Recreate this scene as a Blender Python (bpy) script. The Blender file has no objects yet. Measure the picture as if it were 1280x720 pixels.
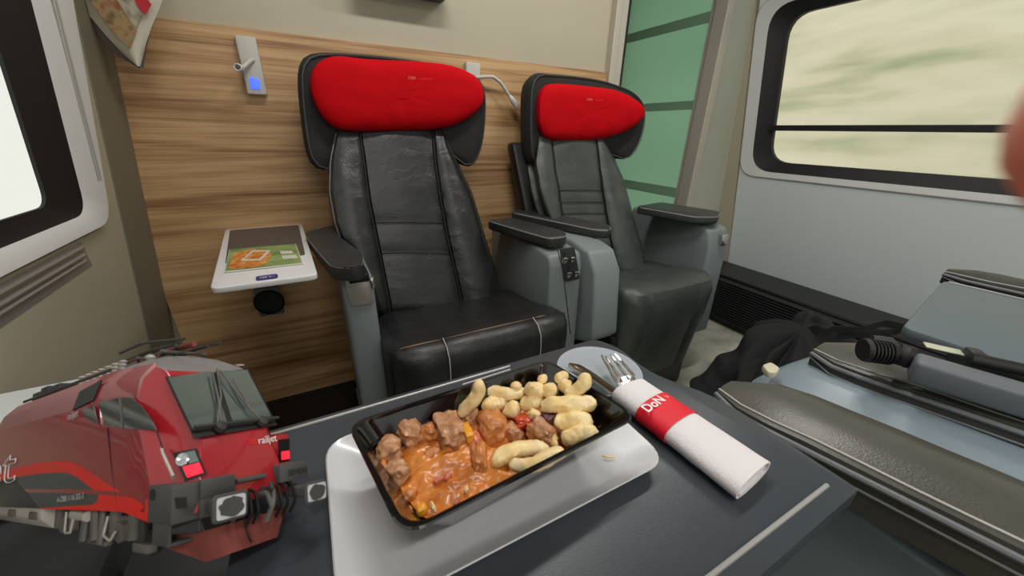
import bpy, bmesh, math, random
from mathutils import Vector as V, Matrix, noise
C = bpy.context.scene.collection
PI = math.pi
# ------------------------------------------------------------------ camera
F = 459.0                                   # focal length for a 1280 px wide frame
def _d(u, v): return V((u-640, -(v-360), -F))
_X = _d(1569, 190).normalized()
_Y = _d(376, 158); _Y = (_Y - _X*_X.dot(_Y)).normalized()
_Z = _X.cross(_Y)
RW = Matrix((_X, _Y, _Z))                   # camera axes -> room axes
CAM = V((0, 0, 1.02))
def ray(u, v): return RW @ _d(u, v)
def oz(u, v, z): r = ray(u, v); return CAM + r*((z-CAM.z)/r.z)
def oy(u, v, y): r = ray(u, v); return CAM + r*((y-CAM.y)/r.y)
def ox(u, v, x): r = ray(u, v); return CAM + r*((x-CAM.x)/r.x)
def opl(u, v, n, dd): r = ray(u, v); n = V(n); return CAM + r*((dd-n.dot(CAM))/n.dot(r))
def depth(p): return -(RW.transposed() @ (V(p)-CAM)).z
YB, FZ, TZ = 1.55, -.07, .73                # back wall, floor, table top

# ------------------------------------------------------------------ materials
def lin(c): return tuple(((x/255)/12.92 if x/255 <= .04045 else ((x/255+.055)/1.055)**2.4) for x in c)
def mat(name, col, rough=.5, metal=0, bump=0, bscale=200, coat=0, var=0, vscale=8, spec=.5, sheen=0, wrinkle=0):
    m = bpy.data.materials.new(name); m.use_nodes = True
    nt = m.node_tree; b = nt.nodes['Principled BSDF']
    c = lin(col)
    b.inputs['Base Color'].default_value = (*c, 1)
    b.inputs['Roughness'].default_value = rough; b.inputs['Metallic'].default_value = metal
    b.inputs['Coat Weight'].default_value = coat; b.inputs['Specular IOR Level'].default_value = spec
    b.inputs['Sheen Weight'].default_value = sheen
    tc = nt.nodes.new('ShaderNodeTexCoord')
    if bump:
        n = nt.nodes.new('ShaderNodeTexNoise'); n.inputs['Scale'].default_value = bscale; n.inputs['Detail'].default_value = 3
        bp = nt.nodes.new('ShaderNodeBump'); bp.inputs['Strength'].default_value = bump; bp.inputs['Distance'].default_value = .002
        nt.links.new(tc.outputs['Object'], n.inputs['Vector']); nt.links.new(n.outputs['Fac'], bp.inputs['Height'])
        nt.links.new(bp.outputs['Normal'], b.inputs['Normal'])
        if wrinkle:
            mp = nt.nodes.new('ShaderNodeMapping'); mp.inputs['Scale'].default_value = (1, 1, 1.8); mp.inputs['Rotation'].default_value = (0, .5, 0)
            w = nt.nodes.new('ShaderNodeTexNoise'); w.inputs['Scale'].default_value = 11; w.inputs['Detail'].default_value = 4; w.inputs['Distortion'].default_value = 1.2
            b2 = nt.nodes.new('ShaderNodeBump'); b2.inputs['Strength'].default_value = wrinkle; b2.inputs['Distance'].default_value = .012
            nt.links.new(tc.outputs['Object'], mp.inputs['Vector']); nt.links.new(mp.outputs['Vector'], w.inputs['Vector']); nt.links.new(w.outputs['Fac'], b2.inputs['Height'])
            nt.links.new(b2.outputs['Normal'], bp.inputs['Normal'])
    if var:
        n = nt.nodes.new('ShaderNodeTexNoise'); n.inputs['Scale'].default_value = vscale; n.inputs['Detail'].default_value = 4
        r = nt.nodes.new('ShaderNodeValToRGB')
        r.color_ramp.elements[0].position = .3; r.color_ramp.elements[1].position = .7
        r.color_ramp.elements[0].color = (*[x*(1-var) for x in c], 1); r.color_ramp.elements[1].color = (*[min(1, x*(1+var)) for x in c], 1)
        nt.links.new(tc.outputs['Object'], n.inputs['Vector']); nt.links.new(n.outputs['Fac'], r.inputs['Fac'])
        nt.links.new(r.outputs['Color'], b.inputs['Base Color'])
    return m
def ramp_mat(name, stops, scale, rough, vec=(1, 1, 1), detail=4, bump=0, distort=0, coat=0):
    m = bpy.data.materials.new(name); m.use_nodes = True; nt = m.node_tree; b = nt.nodes['Principled BSDF']
    tc = nt.nodes.new('ShaderNodeTexCoord'); mp = nt.nodes.new('ShaderNodeMapping'); mp.inputs['Scale'].default_value = vec
    n = nt.nodes.new('ShaderNodeTexNoise'); n.inputs['Scale'].default_value = scale; n.inputs['Detail'].default_value = detail; n.inputs['Distortion'].default_value = distort
    r = nt.nodes.new('ShaderNodeValToRGB'); e = r.color_ramp.elements
    while len(e) < len(stops): e.new(.5)
    for i, (p, c) in enumerate(stops): e[i].position = p; e[i].color = (*lin(c), 1)
    L = nt.links.new
    L(tc.outputs['Object'], mp.inputs['Vector']); L(mp.outputs['Vector'], n.inputs['Vector']); L(n.outputs['Fac'], r.inputs['Fac']); L(r.outputs['Color'], b.inputs['Base Color'])
    b.inputs['Roughness'].default_value = rough; b.inputs['Coat Weight'].default_value = coat
    if bump:
        bp = nt.nodes.new('ShaderNodeBump'); bp.inputs['Strength'].default_value = bump; bp.inputs['Distance'].default_value = .003
        L(n.outputs['Fac'], bp.inputs['Height']); L(bp.outputs['Normal'], b.inputs['Normal'])
    return m
M = {}
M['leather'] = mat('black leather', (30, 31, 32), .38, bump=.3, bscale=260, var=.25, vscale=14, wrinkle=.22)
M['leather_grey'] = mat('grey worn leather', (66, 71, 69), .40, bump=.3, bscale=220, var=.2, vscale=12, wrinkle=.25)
M['leather_arm'] = mat('dark armrest leather', (52, 53, 53), .38, bump=.5, bscale=330, var=.25, vscale=9)
M['leather_taupe'] = mat('worn taupe armrest leather', (74, 74, 68), .33, bump=.15, bscale=420, var=.3, vscale=9)
M['shell_fabric'] = mat('black seat fabric', (33, 32, 32), .8, bump=.5, bscale=500)
M['red_fabric'] = mat('red headrest fabric', (196, 3, 16), .85, bump=.3, bscale=420, spec=.15)
M['stitch'] = mat('grey stitching', (120, 124, 128), .6)
M['stitch_pale'] = mat('pale stitching', (190, 190, 185), .7)
M['seam'] = mat('dark seam', (14, 14, 14), .6)
M['plastic'] = mat('grey seat plastic', (126, 134, 136), .45, bump=.08, bscale=700)
M['table_blue'] = mat('blue grey laminate', (100, 112, 118), .42, bump=.08, bscale=700)
M['stitch_dim'] = mat('dim stitching', (72, 72, 72), .7)
M['plastic_blue'] = mat('blue grey plastic', (132, 147, 157), .38, bump=.08, bscale=700)
M['plastic_dark'] = mat('dark grey plastic', (50, 52, 55), .5)
M['black'] = mat('black plastic', (20, 20, 21), .4)
M['rubber'] = mat('black rubber', (17, 17, 18), .6)
M['rubber_seal'] = mat('window rubber', (16, 16, 17), .6)
M['silver'] = mat('silver plastic', (188, 184, 180), .35, metal=.6)
M['chrome'] = mat('bright steel', (215, 214, 212), .16, metal=1)
M['steel_warm'] = mat('dark mirrored steel', (150, 135, 120), .15, metal=1)
M['table'] = mat('table laminate', (62, 67, 74), .33, bump=.12, bscale=900, spec=.5)
M['table_groove'] = mat('silver table strip', (178, 178, 178), .4, metal=.3)
M['cream'] = mat('cream wall panel', (186, 178, 157), .5, var=.03, vscale=3)
M['olive'] = mat('olive grey corner strip', (122, 116, 100), .55)
M['white'] = mat('white frame plastic', (222, 224, 224), .35)
M['post'] = mat('pale metal post', (196, 190, 178), .4, metal=.2)
M['bulk'] = mat('grey green bulkhead', (186, 188, 172), .5)
M['wall_blue'] = mat('pale blue grey wall panel', (222, 231, 233), .45)
M['ceiling'] = mat('ceiling panel', (205, 203, 196), .6)
M['floor'] = ramp_mat('pale floor covering', [(.3, (160, 160, 148)), (.7, (206, 206, 190))], 9, .6)
M['shelf'] = mat('white shelf plastic', (232, 232, 234), .35)
M['shelf_inset'] = mat('brown grey shelf inset', (88, 80, 76), .45)
M['blue_badge'] = mat('blue badge', (52, 55, 120), .4)
M['lamp_grey'] = mat('grey lamp housing', (196, 194, 186), .4)
M['porcelain_black'] = mat('black glazed porcelain', (7, 7, 8), .08, coat=.5)
M['porcelain_white'] = mat('pale plate porcelain', (206, 208, 213), .25, coat=.3)
M['napkin'] = mat('white paper napkin', (232, 228, 232), .85, bump=.4, bscale=600)
M['red_paper'] = mat('red paper band', (226, 22, 44), .6)
M['letter_white'] = mat('white print', (240, 240, 240), .6)
M['letter_pink'] = mat('faded print', (226, 120, 120), .7)
M['letter_dark'] = mat('black print', (22, 22, 22), .6)
M['letter_red'] = mat('red print', (235, 40, 45), .5)
M['noodle'] = ramp_mat('pale dumpling dough', [(.3, (232, 196, 124)), (.55, (246, 222, 166)), (.8, (250, 236, 200))], 60, .42, bump=.6)
M['sauce'] = ramp_mat('paprika sauce', [(.25, (158, 84, 36)), (.45, (204, 122, 48)), (.6, (214, 134, 58)), (.8, (226, 160, 94))], 36, .3, detail=5, bump=.45, distort=.8, coat=.15)
M['meat'] = ramp_mat('stewed beef', [(.25, (132, 86, 56)), (.5, (184, 132, 92)), (.75, (214, 168, 128))], 60, .42, detail=6, bump=.7, distort=1, coat=.1)
M['meat_sauce'] = ramp_mat('sauced beef', [(.25, (150, 88, 48)), (.5, (200, 126, 66)), (.75, (220, 160, 108))], 60, .36, detail=6, bump=.6, distort=1, coat=.15)
M['pepper_yellow'] = mat('yellow pepper', (226, 156, 34), .25, bump=.2, bscale=90)
M['pepper_red'] = mat('red pepper', (196, 70, 36), .25, bump=.3, bscale=90)
M['tomato'] = mat('pink tomato', (206, 116, 92), .25, bump=.3, bscale=90)
M['onion'] = mat('purple onion', (150, 112, 122), .3, bump=.3, bscale=90)
M['jacket'] = mat('black cloth', (25, 26, 29), .85, bump=.4, bscale=300)
M['skin'] = mat('skin', (244, 178, 160), .5, var=.06, vscale=40)
M['nail'] = mat('fingernail', (232, 176, 160), .3)
M['paper'] = mat('cream newsprint', (208, 202, 184), .85)
M['paper_edge'] = mat('folded grey paper edge', (112, 106, 108), .85)
M['print_brown'] = ramp_mat('brown photo print', [(.3, (120, 92, 66)), (.5, (176, 150, 110)), (.7, (150, 84, 60))], 40, .8)
M['print_grey'] = ramp_mat('grey photo print', [(.3, (120, 112, 96)), (.6, (190, 182, 160))], 40, .8)
M['print_red'] = mat('red print block', (196, 52, 64), .8)
M['mag_green'] = ramp_mat('green magazine cover', [(.3, (84, 120, 62)), (.6, (150, 176, 110)), (.8, (190, 200, 150))], 14, .3)
M['mag_orange'] = ramp_mat('orange food photo', [(.3, (190, 70, 36)), (.55, (226, 150, 60)), (.8, (240, 220, 170))], 60, .3)
M['mag_white'] = mat('white magazine print', (224, 222, 210), .3)
M['beige'] = mat('beige plastic', (208, 204, 178), .4)
M['label_beige'] = mat('pale worn label', (196, 200, 176), .5, var=.08, vscale=60)
M['handle_grey'] = mat('grey handle plastic', (104, 110, 117), .5, bump=.1, bscale=500)
M['grille'] = mat('grille slats', (40, 42, 43), .5)
M['steel_grey'] = mat('bogie grey', (98, 95, 90), .6, var=.3, vscale=60)
M['steel_dark'] = mat('dark bogie steel', (48, 46, 44), .6, var=.3, vscale=60)
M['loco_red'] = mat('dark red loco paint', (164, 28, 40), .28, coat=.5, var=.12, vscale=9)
M['loco_bright'] = mat('bright red stripe', (255, 44, 36), .4)
M['loco_grey'] = mat('slate grey stripe', (74, 80, 82), .4)
M['loco_roof'] = mat('grey roof paint', (128, 126, 128), .4, var=.15, vscale=12)
M['loco_pink'] = mat('pink roof shoulder paint', (176, 116, 118), .4, var=.15, vscale=12)
M['loco_block'] = mat('dirty grey beam', (76, 76, 76), .6, var=.2, vscale=30)
M['loco_plow'] = mat('rusty red plough', (126, 62, 54), .65, var=.2, vscale=20)
M['loco_glass'] = mat('loco glass', (105, 118, 118), .07, metal=.55, coat=1)
M['recess'] = mat('silver recess', (182, 190, 200), .2, metal=.2)
M['hood_side'] = M['loco_red']
M['loco_tank'] = mat('pale tank', (196, 192, 184), .5, var=.08, vscale=20)
M['lens_clear'] = mat('clear headlamp', (190, 195, 200), .15, metal=.5)
M['worn_white'] = mat('worn white paint', (205, 208, 214), .6)
def emis(name, col, s):
    m = mat(name, col, .4); b = m.node_tree.nodes['Principled BSDF']
    b.inputs['Emission Color'].default_value = (*lin(col), 1); b.inputs['Emission Strength'].default_value = s; return m
M['blue_led'] = emis('lit blue switch', (60, 90, 250), 1.2)
M['tail_red'] = emis('lit red tail lamp', (250, 40, 60), .8)
M['lamp_lit'] = emis('lit lamp diffuser', (255, 244, 225), 3)
# wood: long horizontal grain
def wood():
    m = bpy.data.materials.new('striped oak veneer'); m.use_nodes = True; nt = m.node_tree; b = nt.nodes['Principled BSDF']; L = nt.links.new
    tc = nt.nodes.new('ShaderNodeTexCoord')
    def nz(vec, sc, det, dist=0):
        mp = nt.nodes.new('ShaderNodeMapping'); mp.inputs['Scale'].default_value = vec
        n = nt.nodes.new('ShaderNodeTexNoise'); n.inputs['Scale'].default_value = sc; n.inputs['Detail'].default_value = det; n.inputs['Distortion'].default_value = dist
        L(tc.outputs['Object'], mp.inputs['Vector']); L(mp.outputs['Vector'], n.inputs['Vector']); return n
    a = nz((.9, 1, 22), 1.6, 3, .3); f = nz((3, 1, 170), 1.5, 4)
    mx = nt.nodes.new('ShaderNodeMix'); mx.data_type = 'FLOAT'; mx.inputs['Factor'].default_value = .32
    L(a.outputs['Fac'], mx.inputs['A']); L(f.outputs['Fac'], mx.inputs['B'])
    r = nt.nodes.new('ShaderNodeValToRGB'); e = r.color_ramp.elements
    st = [(.3, (116, 82, 52)), (.42, (168, 128, 88)), (.54, (200, 162, 118)), (.72, (216, 182, 138))]
    while len(e) < 4: e.new(.5)
    for i, (p, c) in enumerate(st): e[i].position = p; e[i].color = (*lin(c), 1)
    L(mx.outputs['Result'], r.inputs['Fac']); L(r.outputs['Color'], b.inputs['Base Color']); b.inputs['Roughness'].default_value = .45
    return m
M['wood'] = wood()
def glass_mat(name, col, rough, trans, ior=1.45, thin=False):
    m = mat(name, col, rough); b = m.node_tree.nodes['Principled BSDF']; b.inputs['Transmission Weight'].default_value = trans; b.inputs['IOR'].default_value = ior
    return m
M['pane'] = glass_mat('window glass', (250, 252, 246), .0, 1, 1.02)
M['green_glass'] = glass_mat('frosted green glass', (160, 212, 196), .4, .8, 1.2)
M['green_band'] = glass_mat('grey green band', (176, 200, 180), .5, .62, 1.2)

# ------------------------------------------------------------------ mesh helpers
class MB:
    def __init__(s): s.v = []; s.f = []; s.mi = []
    def add(s, verts, faces, mi=0):
        o = len(s.v); s.v += [V(p) for p in verts]; s.f += [tuple(i+o for i in f) for f in faces]; s.mi += [mi]*len(faces); return s
    def box(s, lo, hi, mi=0):
        x0, y0, z0 = lo; x1, y1, z1 = hi
        return s.add([(x0,y0,z0),(x1,y0,z0),(x1,y1,z0),(x0,y1,z0),(x0,y0,z1),(x1,y0,z1),(x1,y1,z1),(x0,y1,z1)],
                     [(0,3,2,1),(4,5,6,7),(0,1,5,4),(1,2,6,5),(2,3,7,6),(3,0,4,7)], mi)
    def hexa(s, p, mi=0):   # eight corners: bottom four, top four
        return s.add(p, [(0,3,2,1),(4,5,6,7),(0,1,5,4),(1,2,6,5),(2,3,7,6),(3,0,4,7)], mi)
    def prism(s, pts, vec, mi=0):
        n = len(pts); vec = V(vec); a = [V(p) for p in pts]
        return s.add(a+[p+vec for p in a], [tuple(reversed(range(n))), tuple(range(n, 2*n))]+[(i, (i+1) % n, n+(i+1) % n, n+i) for i in range(n)], mi)
    def tube(s, pts, r, n=10, mi=0, closed=False, caps=True):
        pts = [V(p) for p in pts]; N = len(pts); rs = r if isinstance(r, (list, tuple)) else [r]*N
        vs = []; up = None
        for i, p in enumerate(pts):
            a = pts[(i-1) % N] if (closed or i > 0) else p; b = pts[(i+1) % N] if (closed or i < N-1) else p
            t = (b-a); t = t.normalized() if t.length > 1e-9 else V((0, 0, 1))
            if up is None: up = t.orthogonal().normalized()
            up = (up - t*up.dot(t)); up = up.normalized() if up.length > 1e-6 else t.orthogonal().normalized()
            w = t.cross(up)
            vs += [p + (up*math.cos(2*PI*k/n)+w*math.sin(2*PI*k/n))*rs[i] for k in range(n)]
        fs = []
        for i in range(N if closed else N-1):
            j = (i+1) % N
            fs += [(i*n+k, i*n+(k+1) % n, j*n+(k+1) % n, j*n+k) for k in range(n)]
        if caps and not closed: fs += [tuple(reversed(range(n))), tuple(range((N-1)*n, N*n))]
        return s.add(vs, fs, mi)
    def lathe(s, base, axis, prof, n=24, mi=0):   # prof: (along, radius)
        axis = V(axis).normalized(); base = V(base); u = axis.orthogonal().normalized(); w = axis.cross(u)
        return s.ring([[base+axis*a+(u*math.cos(2*PI*k/n)+w*math.sin(2*PI*k/n))*max(r, 1e-4) for k in range(n)] for a, r in prof], mi, True, True)
    def ring(s, loops, mi=0, cap0=False, cap1=False):   # bridge successive closed loops
        n = len(loops[0]); vs = [p for l in loops for p in l]; fs = []
        for i in range(len(loops)-1):
            fs += [(i*n+k, i*n+(k+1) % n, (i+1)*n+(k+1) % n, (i+1)*n+k) for k in range(n)]
        if cap0: fs.append(tuple(reversed(range(n))))
        if cap1: fs.append(tuple(range((len(loops)-1)*n, len(loops)*n)))
        return s.add(vs, fs, mi)
def wloc(o):
    p = V((0, 0, 0))
    while o is not None: p += o.location; o = o.parent
    return p
def put(o, parent=None, **kw):
    C.objects.link(o)
    if parent is not None: o.parent = parent
    for k, v in kw.items(): o[k] = v
    return o
def obj(name, mb, mats, parent=None, smooth=True, bevel=0, seg=2, sub=0, angle=35, origin=None, **kw):
    me = bpy.data.meshes.new(name)
    off = wloc(parent) if parent is not None else (V(origin) if origin is not None else V((0, 0, 0)))
    me.from_pydata([tuple(p-off) for p in mb.v], [], mb.f)
    for m in (mats if isinstance(mats, (list, tuple)) else [mats]): me.materials.append(M[m] if isinstance(m, str) else m)
    for i, p in enumerate(me.polygons): p.material_index = mb.mi[i]
    bm = bmesh.new(); bm.from_mesh(me); bmesh.ops.recalc_face_normals(bm, faces=bm.faces); bm.to_mesh(me); bm.free()
    o = bpy.data.objects.new(name, me)
    if parent is None: o.location = off
    put(o, parent, **kw)
    if bevel:
        b = o.modifiers.new('b', 'BEVEL'); b.width = bevel; b.segments = seg; b.limit_method = 'ANGLE'; b.angle_limit = math.radians(angle); b.harden_normals = False
    if sub:
        u = o.modifiers.new('s', 'SUBSURF'); u.levels = sub; u.render_levels = sub
    if smooth:
        for p in me.polygons: p.use_smooth = True
        if not sub:
            es = o.modifiers.new('e', 'EDGE_SPLIT'); es.split_angle = math.radians(40); es.use_edge_sharp = False
    return o
def thing(name, label, cat, loc, group=None):
    o = bpy.data.objects.new(name, None); o.location = V(loc); o.empty_display_size = .02
    put(o); o['label'] = label; o['category'] = cat
    if group: o['group'] = group
    return o
def tag(o, label, cat, group=None, kind=None):
    o['label'] = label; o['category'] = cat
    if group: o['group'] = group
    if kind: o['kind'] = kind
    return o
def struct(o): o['kind'] = 'structure'; return o
def resample(pts, n, closed=True):
    pts = [V(p) for p in pts]; q = pts+[pts[0]] if closed else pts
    L = [0]
    for a, b in zip(q, q[1:]): L.append(L[-1]+(b-a).length)
    out = []
    for k in range(n):
        t = L[-1]*k/(n if closed else n-1); i = 0
        while i < len(q)-2 and L[i+1] < t: i += 1
        out.append(q[i].lerp(q[i+1], (t-L[i])/max(1e-9, L[i+1]-L[i])))
    return out
def smooth_loop(pts, it=2):   # Chaikin
    for _ in range(it):
        o = []
        for i in range(len(pts)):
            a, b = V(pts[i]), V(pts[(i+1) % len(pts)]); o += [a.lerp(b, .25), a.lerp(b, .75)]
        pts = o
    return pts
def round_poly(pts, r, seg=5):
    out = []; n = len(pts); pts = [V(p) for p in pts]
    for i in range(n):
        p = pts[i]; a = (pts[i-1]-p); b = (pts[(i+1) % n]-p); rr = r[i] if isinstance(r, (list, tuple)) else r
        A = p+a.normalized()*min(rr, a.length*.48); B = p+b.normalized()*min(rr, b.length*.48)
        for k in range(seg+1):
            t = k/seg; out.append(A*(1-t)**2+p*2*t*(1-t)+B*t*t)
    return out
def pillow(mb, outline, normal, front, back, p=2.6, rings=10, warp=None, mi=0, cen=None):
    n = len(outline); c = cen if cen is not None else sum((V(q) for q in outline), V())/n; nr = V(normal).normalized()
    rs = [1-(1-k/rings)**1.6 for k in range(1, rings+1)]          # from near centre to rim
    def layer(r, h): 
        l = [c+(V(q)-c)*r+nr*h for q in outline]
        return [warp(x) for x in l] if warp else l
    loops = []
    for r in rs: loops.append(layer(r, front*(1-r**p)**(1/p)))
    for r in reversed(rs[:-1]): loops.append(layer(r, -back*(1-r**p)**(1/p)))
    mb.ring(loops, mi, True, True); return mb
FONT = None
def text(name, body, size, org, xd, yd, m, parent, extr=.0004, width=None, outline=0, align='LEFT', shear=0, bold=0):
    cu = bpy.data.curves.new(name, 'FONT'); cu.body = body; cu.size = 1; cu.extrude = 0; cu.align_x = align; cu.shear = shear; cu.offset = bold
    if outline: cu.fill_mode = 'NONE'; cu.bevel_depth = outline; cu.bevel_resolution = 0
    t = bpy.data.objects.new(name+'_c', cu); C.objects.link(t)
    dg = bpy.context.evaluated_depsgraph_get(); dg.update()
    me = bpy.data.meshes.new_from_object(t.evaluated_get(dg)); bpy.data.objects.remove(t); bpy.data.curves.remove(cu)
    xs = [v.co.x for v in me.vertices]
    w = max(xs)-min(xs); sx = (width/w) if width else size
    xd = V(xd).normalized(); yd = V(yd).normalized(); nd = xd.cross(yd).normalized(); org = V(org); off = wloc(parent)
    for v in me.vertices:
        v.co = org + xd*(v.co.x*sx) + yd*(v.co.y*size) + nd*(v.co.z*size+extr) - off
    me.materials.clear(); me.materials.append(M[m])
    o = bpy.data.objects.new(name, me); put(o, parent); return o
def rnd_disp(mb, amp, sc, seed=0, start=0):
    for i in range(start, len(mb.v)):
        p = mb.v[i]; d = noise.noise_vector(p*sc+V((seed*7.3, seed*3.1, seed))); mb.v[i] = p+V(d)*amp
    return mb
LAMP_W, WORLD, SUN, EXPO = 6, 0.64, 0.3, 0.45
# ================================================================== ROOM
LA, LB = -.561, .114                         # left wall leans in: x = LA + LB*z
def lw(y, z, off=0): return V((LA+LB*z+off, y, z))
def onl(u, v, off=0):
    return opl(u, v, (1, 0, -LB), LA+off)
def rx(z): return 2.36-.114*(z-1.0)
def rw(y, z, off=0): return V((rx(z)-off, y, z))
def onr(u, v, off=0): return opl(u, v, (1, 0, .114), 2.36+.114-off)
YN, ZC = -1.3, 2.15
struct(obj('floor', MB().box((-.75, YN, FZ-.05), (2.7, 3.3, FZ)), 'floor', smooth=False))
struct(obj('ceiling', MB().box((-.75, YN, ZC), (2.7, 3.3, ZC+.05)), 'ceiling', smooth=False))
# back wall: wood veneer board below, cream panel above
WT = oy(480, 57, YB).z; WB = oy(347, 497, YB).z
wallx0, wallx1 = -.56, oy(757, 91, YB).x
struct(obj('wall_back', MB().box((wallx0, YB+.006, FZ), (wallx1, YB+.06, ZC)), 'cream', smooth=False))
wood_board = struct(obj('trim_1', MB().box((-.50, YB-.012, WB), (wallx1, YB+.006, WT)), 'wood', smooth=False, bevel=.002))
struct(obj('baseboard_back', MB().box((-.54, YB-.03, FZ), (wallx1, YB+.006, WB)).box((-.50, 1.0, FZ), (.025, YB-.03, WB-.004)), 'black', smooth=False, bevel=.004))
# post at the end of the wood wall
px0, px1 = wallx1, oy(774, 100, YB).x
p = MB(); p.box((px0, YB-.03, FZ), (px0+.035, YB+.07, ZC)); p.box((px0+.035, YB-.02, FZ), (px1-.012, YB+.07, ZC))
struct(obj('trim_2', p, 'post', smooth=False, bevel=.004))
struct(obj('trim_3', MB().box((px1-.012, YB-.015, FZ), (px1+.004, YB+.06, ZC)), 'black', smooth=False))
# bulkhead right of the glazed opening
bx0 = oy(877, 140, YB).x
struct(obj('trim_4', MB().box((bx0, YB-.03, FZ), (bx0+.055, YB+.05, ZC)), 'post', smooth=False, bevel=.004))
struct(obj('wall_bulkhead', MB().box((bx0+.055, YB-.005, FZ), (2.55, YB+.05, ZC)), 'bulk', smooth=False))
# frosted glass partition along the vestibule
gx = bx0+.02
g = thing('glass_partition', 'frosted green glass partition with grey bands behind the farther seat', 'glass partition', (gx, 2.1, FZ))
g['kind'] = 'thing'
obj('glass_pane', MB().box((gx, YB+.05, FZ+.02), (gx+.01, 3.0, ZC-.01)), 'green_glass', g, smooth=False)
for vv in ((800, 44.5, 7), (835, 133, 6.5), (800, 233, 7)):
    q = ox(vv[0], vv[1], gx); h = abs(ox(vv[0], vv[1]-vv[2]*.8, gx).z-q.z)
    obj('glass_band', MB().box((gx-.004, YB+.05, q.z-h), (gx-.0005, 3.0, q.z+h)), 'green_band', g, smooth=False)
obj('edge_profile', MB().box((gx-.012, YB+.05, FZ), (gx+.02, YB+.075, ZC)), 'post', g, smooth=False, bevel=.002)
struct(obj('wall_vestibule', MB().box((wallx1-.4, 3.0, FZ), (2.7, 3.05, ZC)), 'cream', smooth=False))
struct(obj('wall_vestibule_side', MB().box((wallx1-.05, YB+.061, FZ), (wallx1, 3.0, ZC)), 'cream', smooth=False))

# ---- left wall with window (rings in wall coordinates, seen from inside)
def ring_yz(yr_top, yr_bot, zb, zt, yl, r, fn, off, n=6):
    """closed loop: right edge leans from yr_bot at zb to yr_top at zt"""
    loop = [(yl, zb), (yr_bot, zb), (yr_top, zt), (yl, zt)]
    pts = round_poly([V((0, a, b)) for a, b in loop], r, n)
    return [fn(p.y, p.z, off) for p in pts]
def window(name, fn, spec, wall_outer, ms, seal_m='rubber_seal', pane=True):
    loops = {k: ring_yz(*s[0], fn, s[1]) for k, s in spec.items()}
    return loops
lyl, lzt = -.35, 1.78
L_out = ring_yz(1.44, 1.268, .782, lzt+.07, lyl-.09, .06, lw, .0)
L_o2 = ring_yz(1.425, 1.255, .792, lzt+.06, lyl-.08, .055, lw, .018)
L_o3 = ring_yz(1.32, 1.20, .812, lzt+.03, lyl-.04, .05, lw, .014)
L_in = ring_yz(1.20, 1.185, .826, lzt+.02, lyl-.02, .045, lw, .004)
L_seal = ring_yz(1.175, 1.165, .832, lzt+.015, lyl-.015, .04, lw, -.003)
L_gl = ring_yz(1.06, 1.083, .862, lzt, lyl, .03, lw, -.008)
L_gl2 = ring_yz(1.06, 1.083, .862, lzt, lyl, .03, lw, -.014)
rect = [lw(YN, FZ), lw(YB+.06, FZ), lw(YB+.06, ZC+.02), lw(YN, ZC+.02)]
def wall_with_hole(name, loop, rect, thick, m):
    n = len(loop); per = n//4; mb = MB()
    vs = list(loop)+[V(p) for p in rect]
    fs = []
    for i in range(n):
        a, b = i, (i+1) % n
        ca, cb = n+(a//per), n+(b//per)
        fs.append((a, b, cb)) if ca == cb else fs.append((a, b, cb, ca))
    mb.add(vs, fs)
    o = obj(name, mb, m, smooth=False)
    s = o.modifiers.new('s', 'SOLIDIFY'); s.thickness = thick; s.offset = 0
    return struct(o)
wall_with_hole('wall_left', L_out, rect, .006, 'cream')
w1 = struct(obj('window_1', MB().ring([L_out, L_o2, L_o3, L_in]), 'white'))
struct(obj('window_1_seal', MB().ring([L_in, L_seal, L_gl, L_gl2]), 'rubber_seal'))
pm = MB(); pm.add([lw(0, 0, 0)*0+p for p in L_gl2], [tuple(range(len(L_gl2)))]); struct(obj('window_1_pane', pm, 'pane', smooth=False))
# silver grooves in the white frame
gm = MB()
for dy in (0, .012):
    gm.tube([lw(1.256-dy, z, .0165) for z in (.89, 1.2, 1.5, 1.8)], .0025, 6)
struct(obj('trim_5', gm, 'silver'))
rm = MB()
for z, r in ((.765, .006), (.748, .005), (.735, .004)): rm.tube([lw(lyl-.1, z, .006), lw(1.12, z, .006)], r, 8)
rm.hexa([lw(lyl-.1, .70, 0), lw(1.15, .715, 0), lw(1.15, .715, .004), lw(lyl-.1, .70, .004), lw(lyl-.1, .775, 0), lw(1.13, .775, 0), lw(1.13, .775, .005), lw(lyl-.1, .775, .005)])
struct(obj('trim_6', rm, 'silver'))
# darker strip at the corner by the wood
cs = MB(); a = [(1.36, FZ), (YB-.012, FZ), (YB-.012, ZC), (1.44, ZC)]
cs.hexa([lw(1.33, FZ, .0), lw(YB, FZ, 0), lw(YB, FZ, .008), lw(1.33, FZ, .006), lw(1.40, ZC, 0), lw(YB, ZC, 0), lw(YB, ZC, .008), lw(1.40, ZC, .006)])
struct(obj('trim_7', cs, 'olive', smooth=False, bevel=.002))
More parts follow.
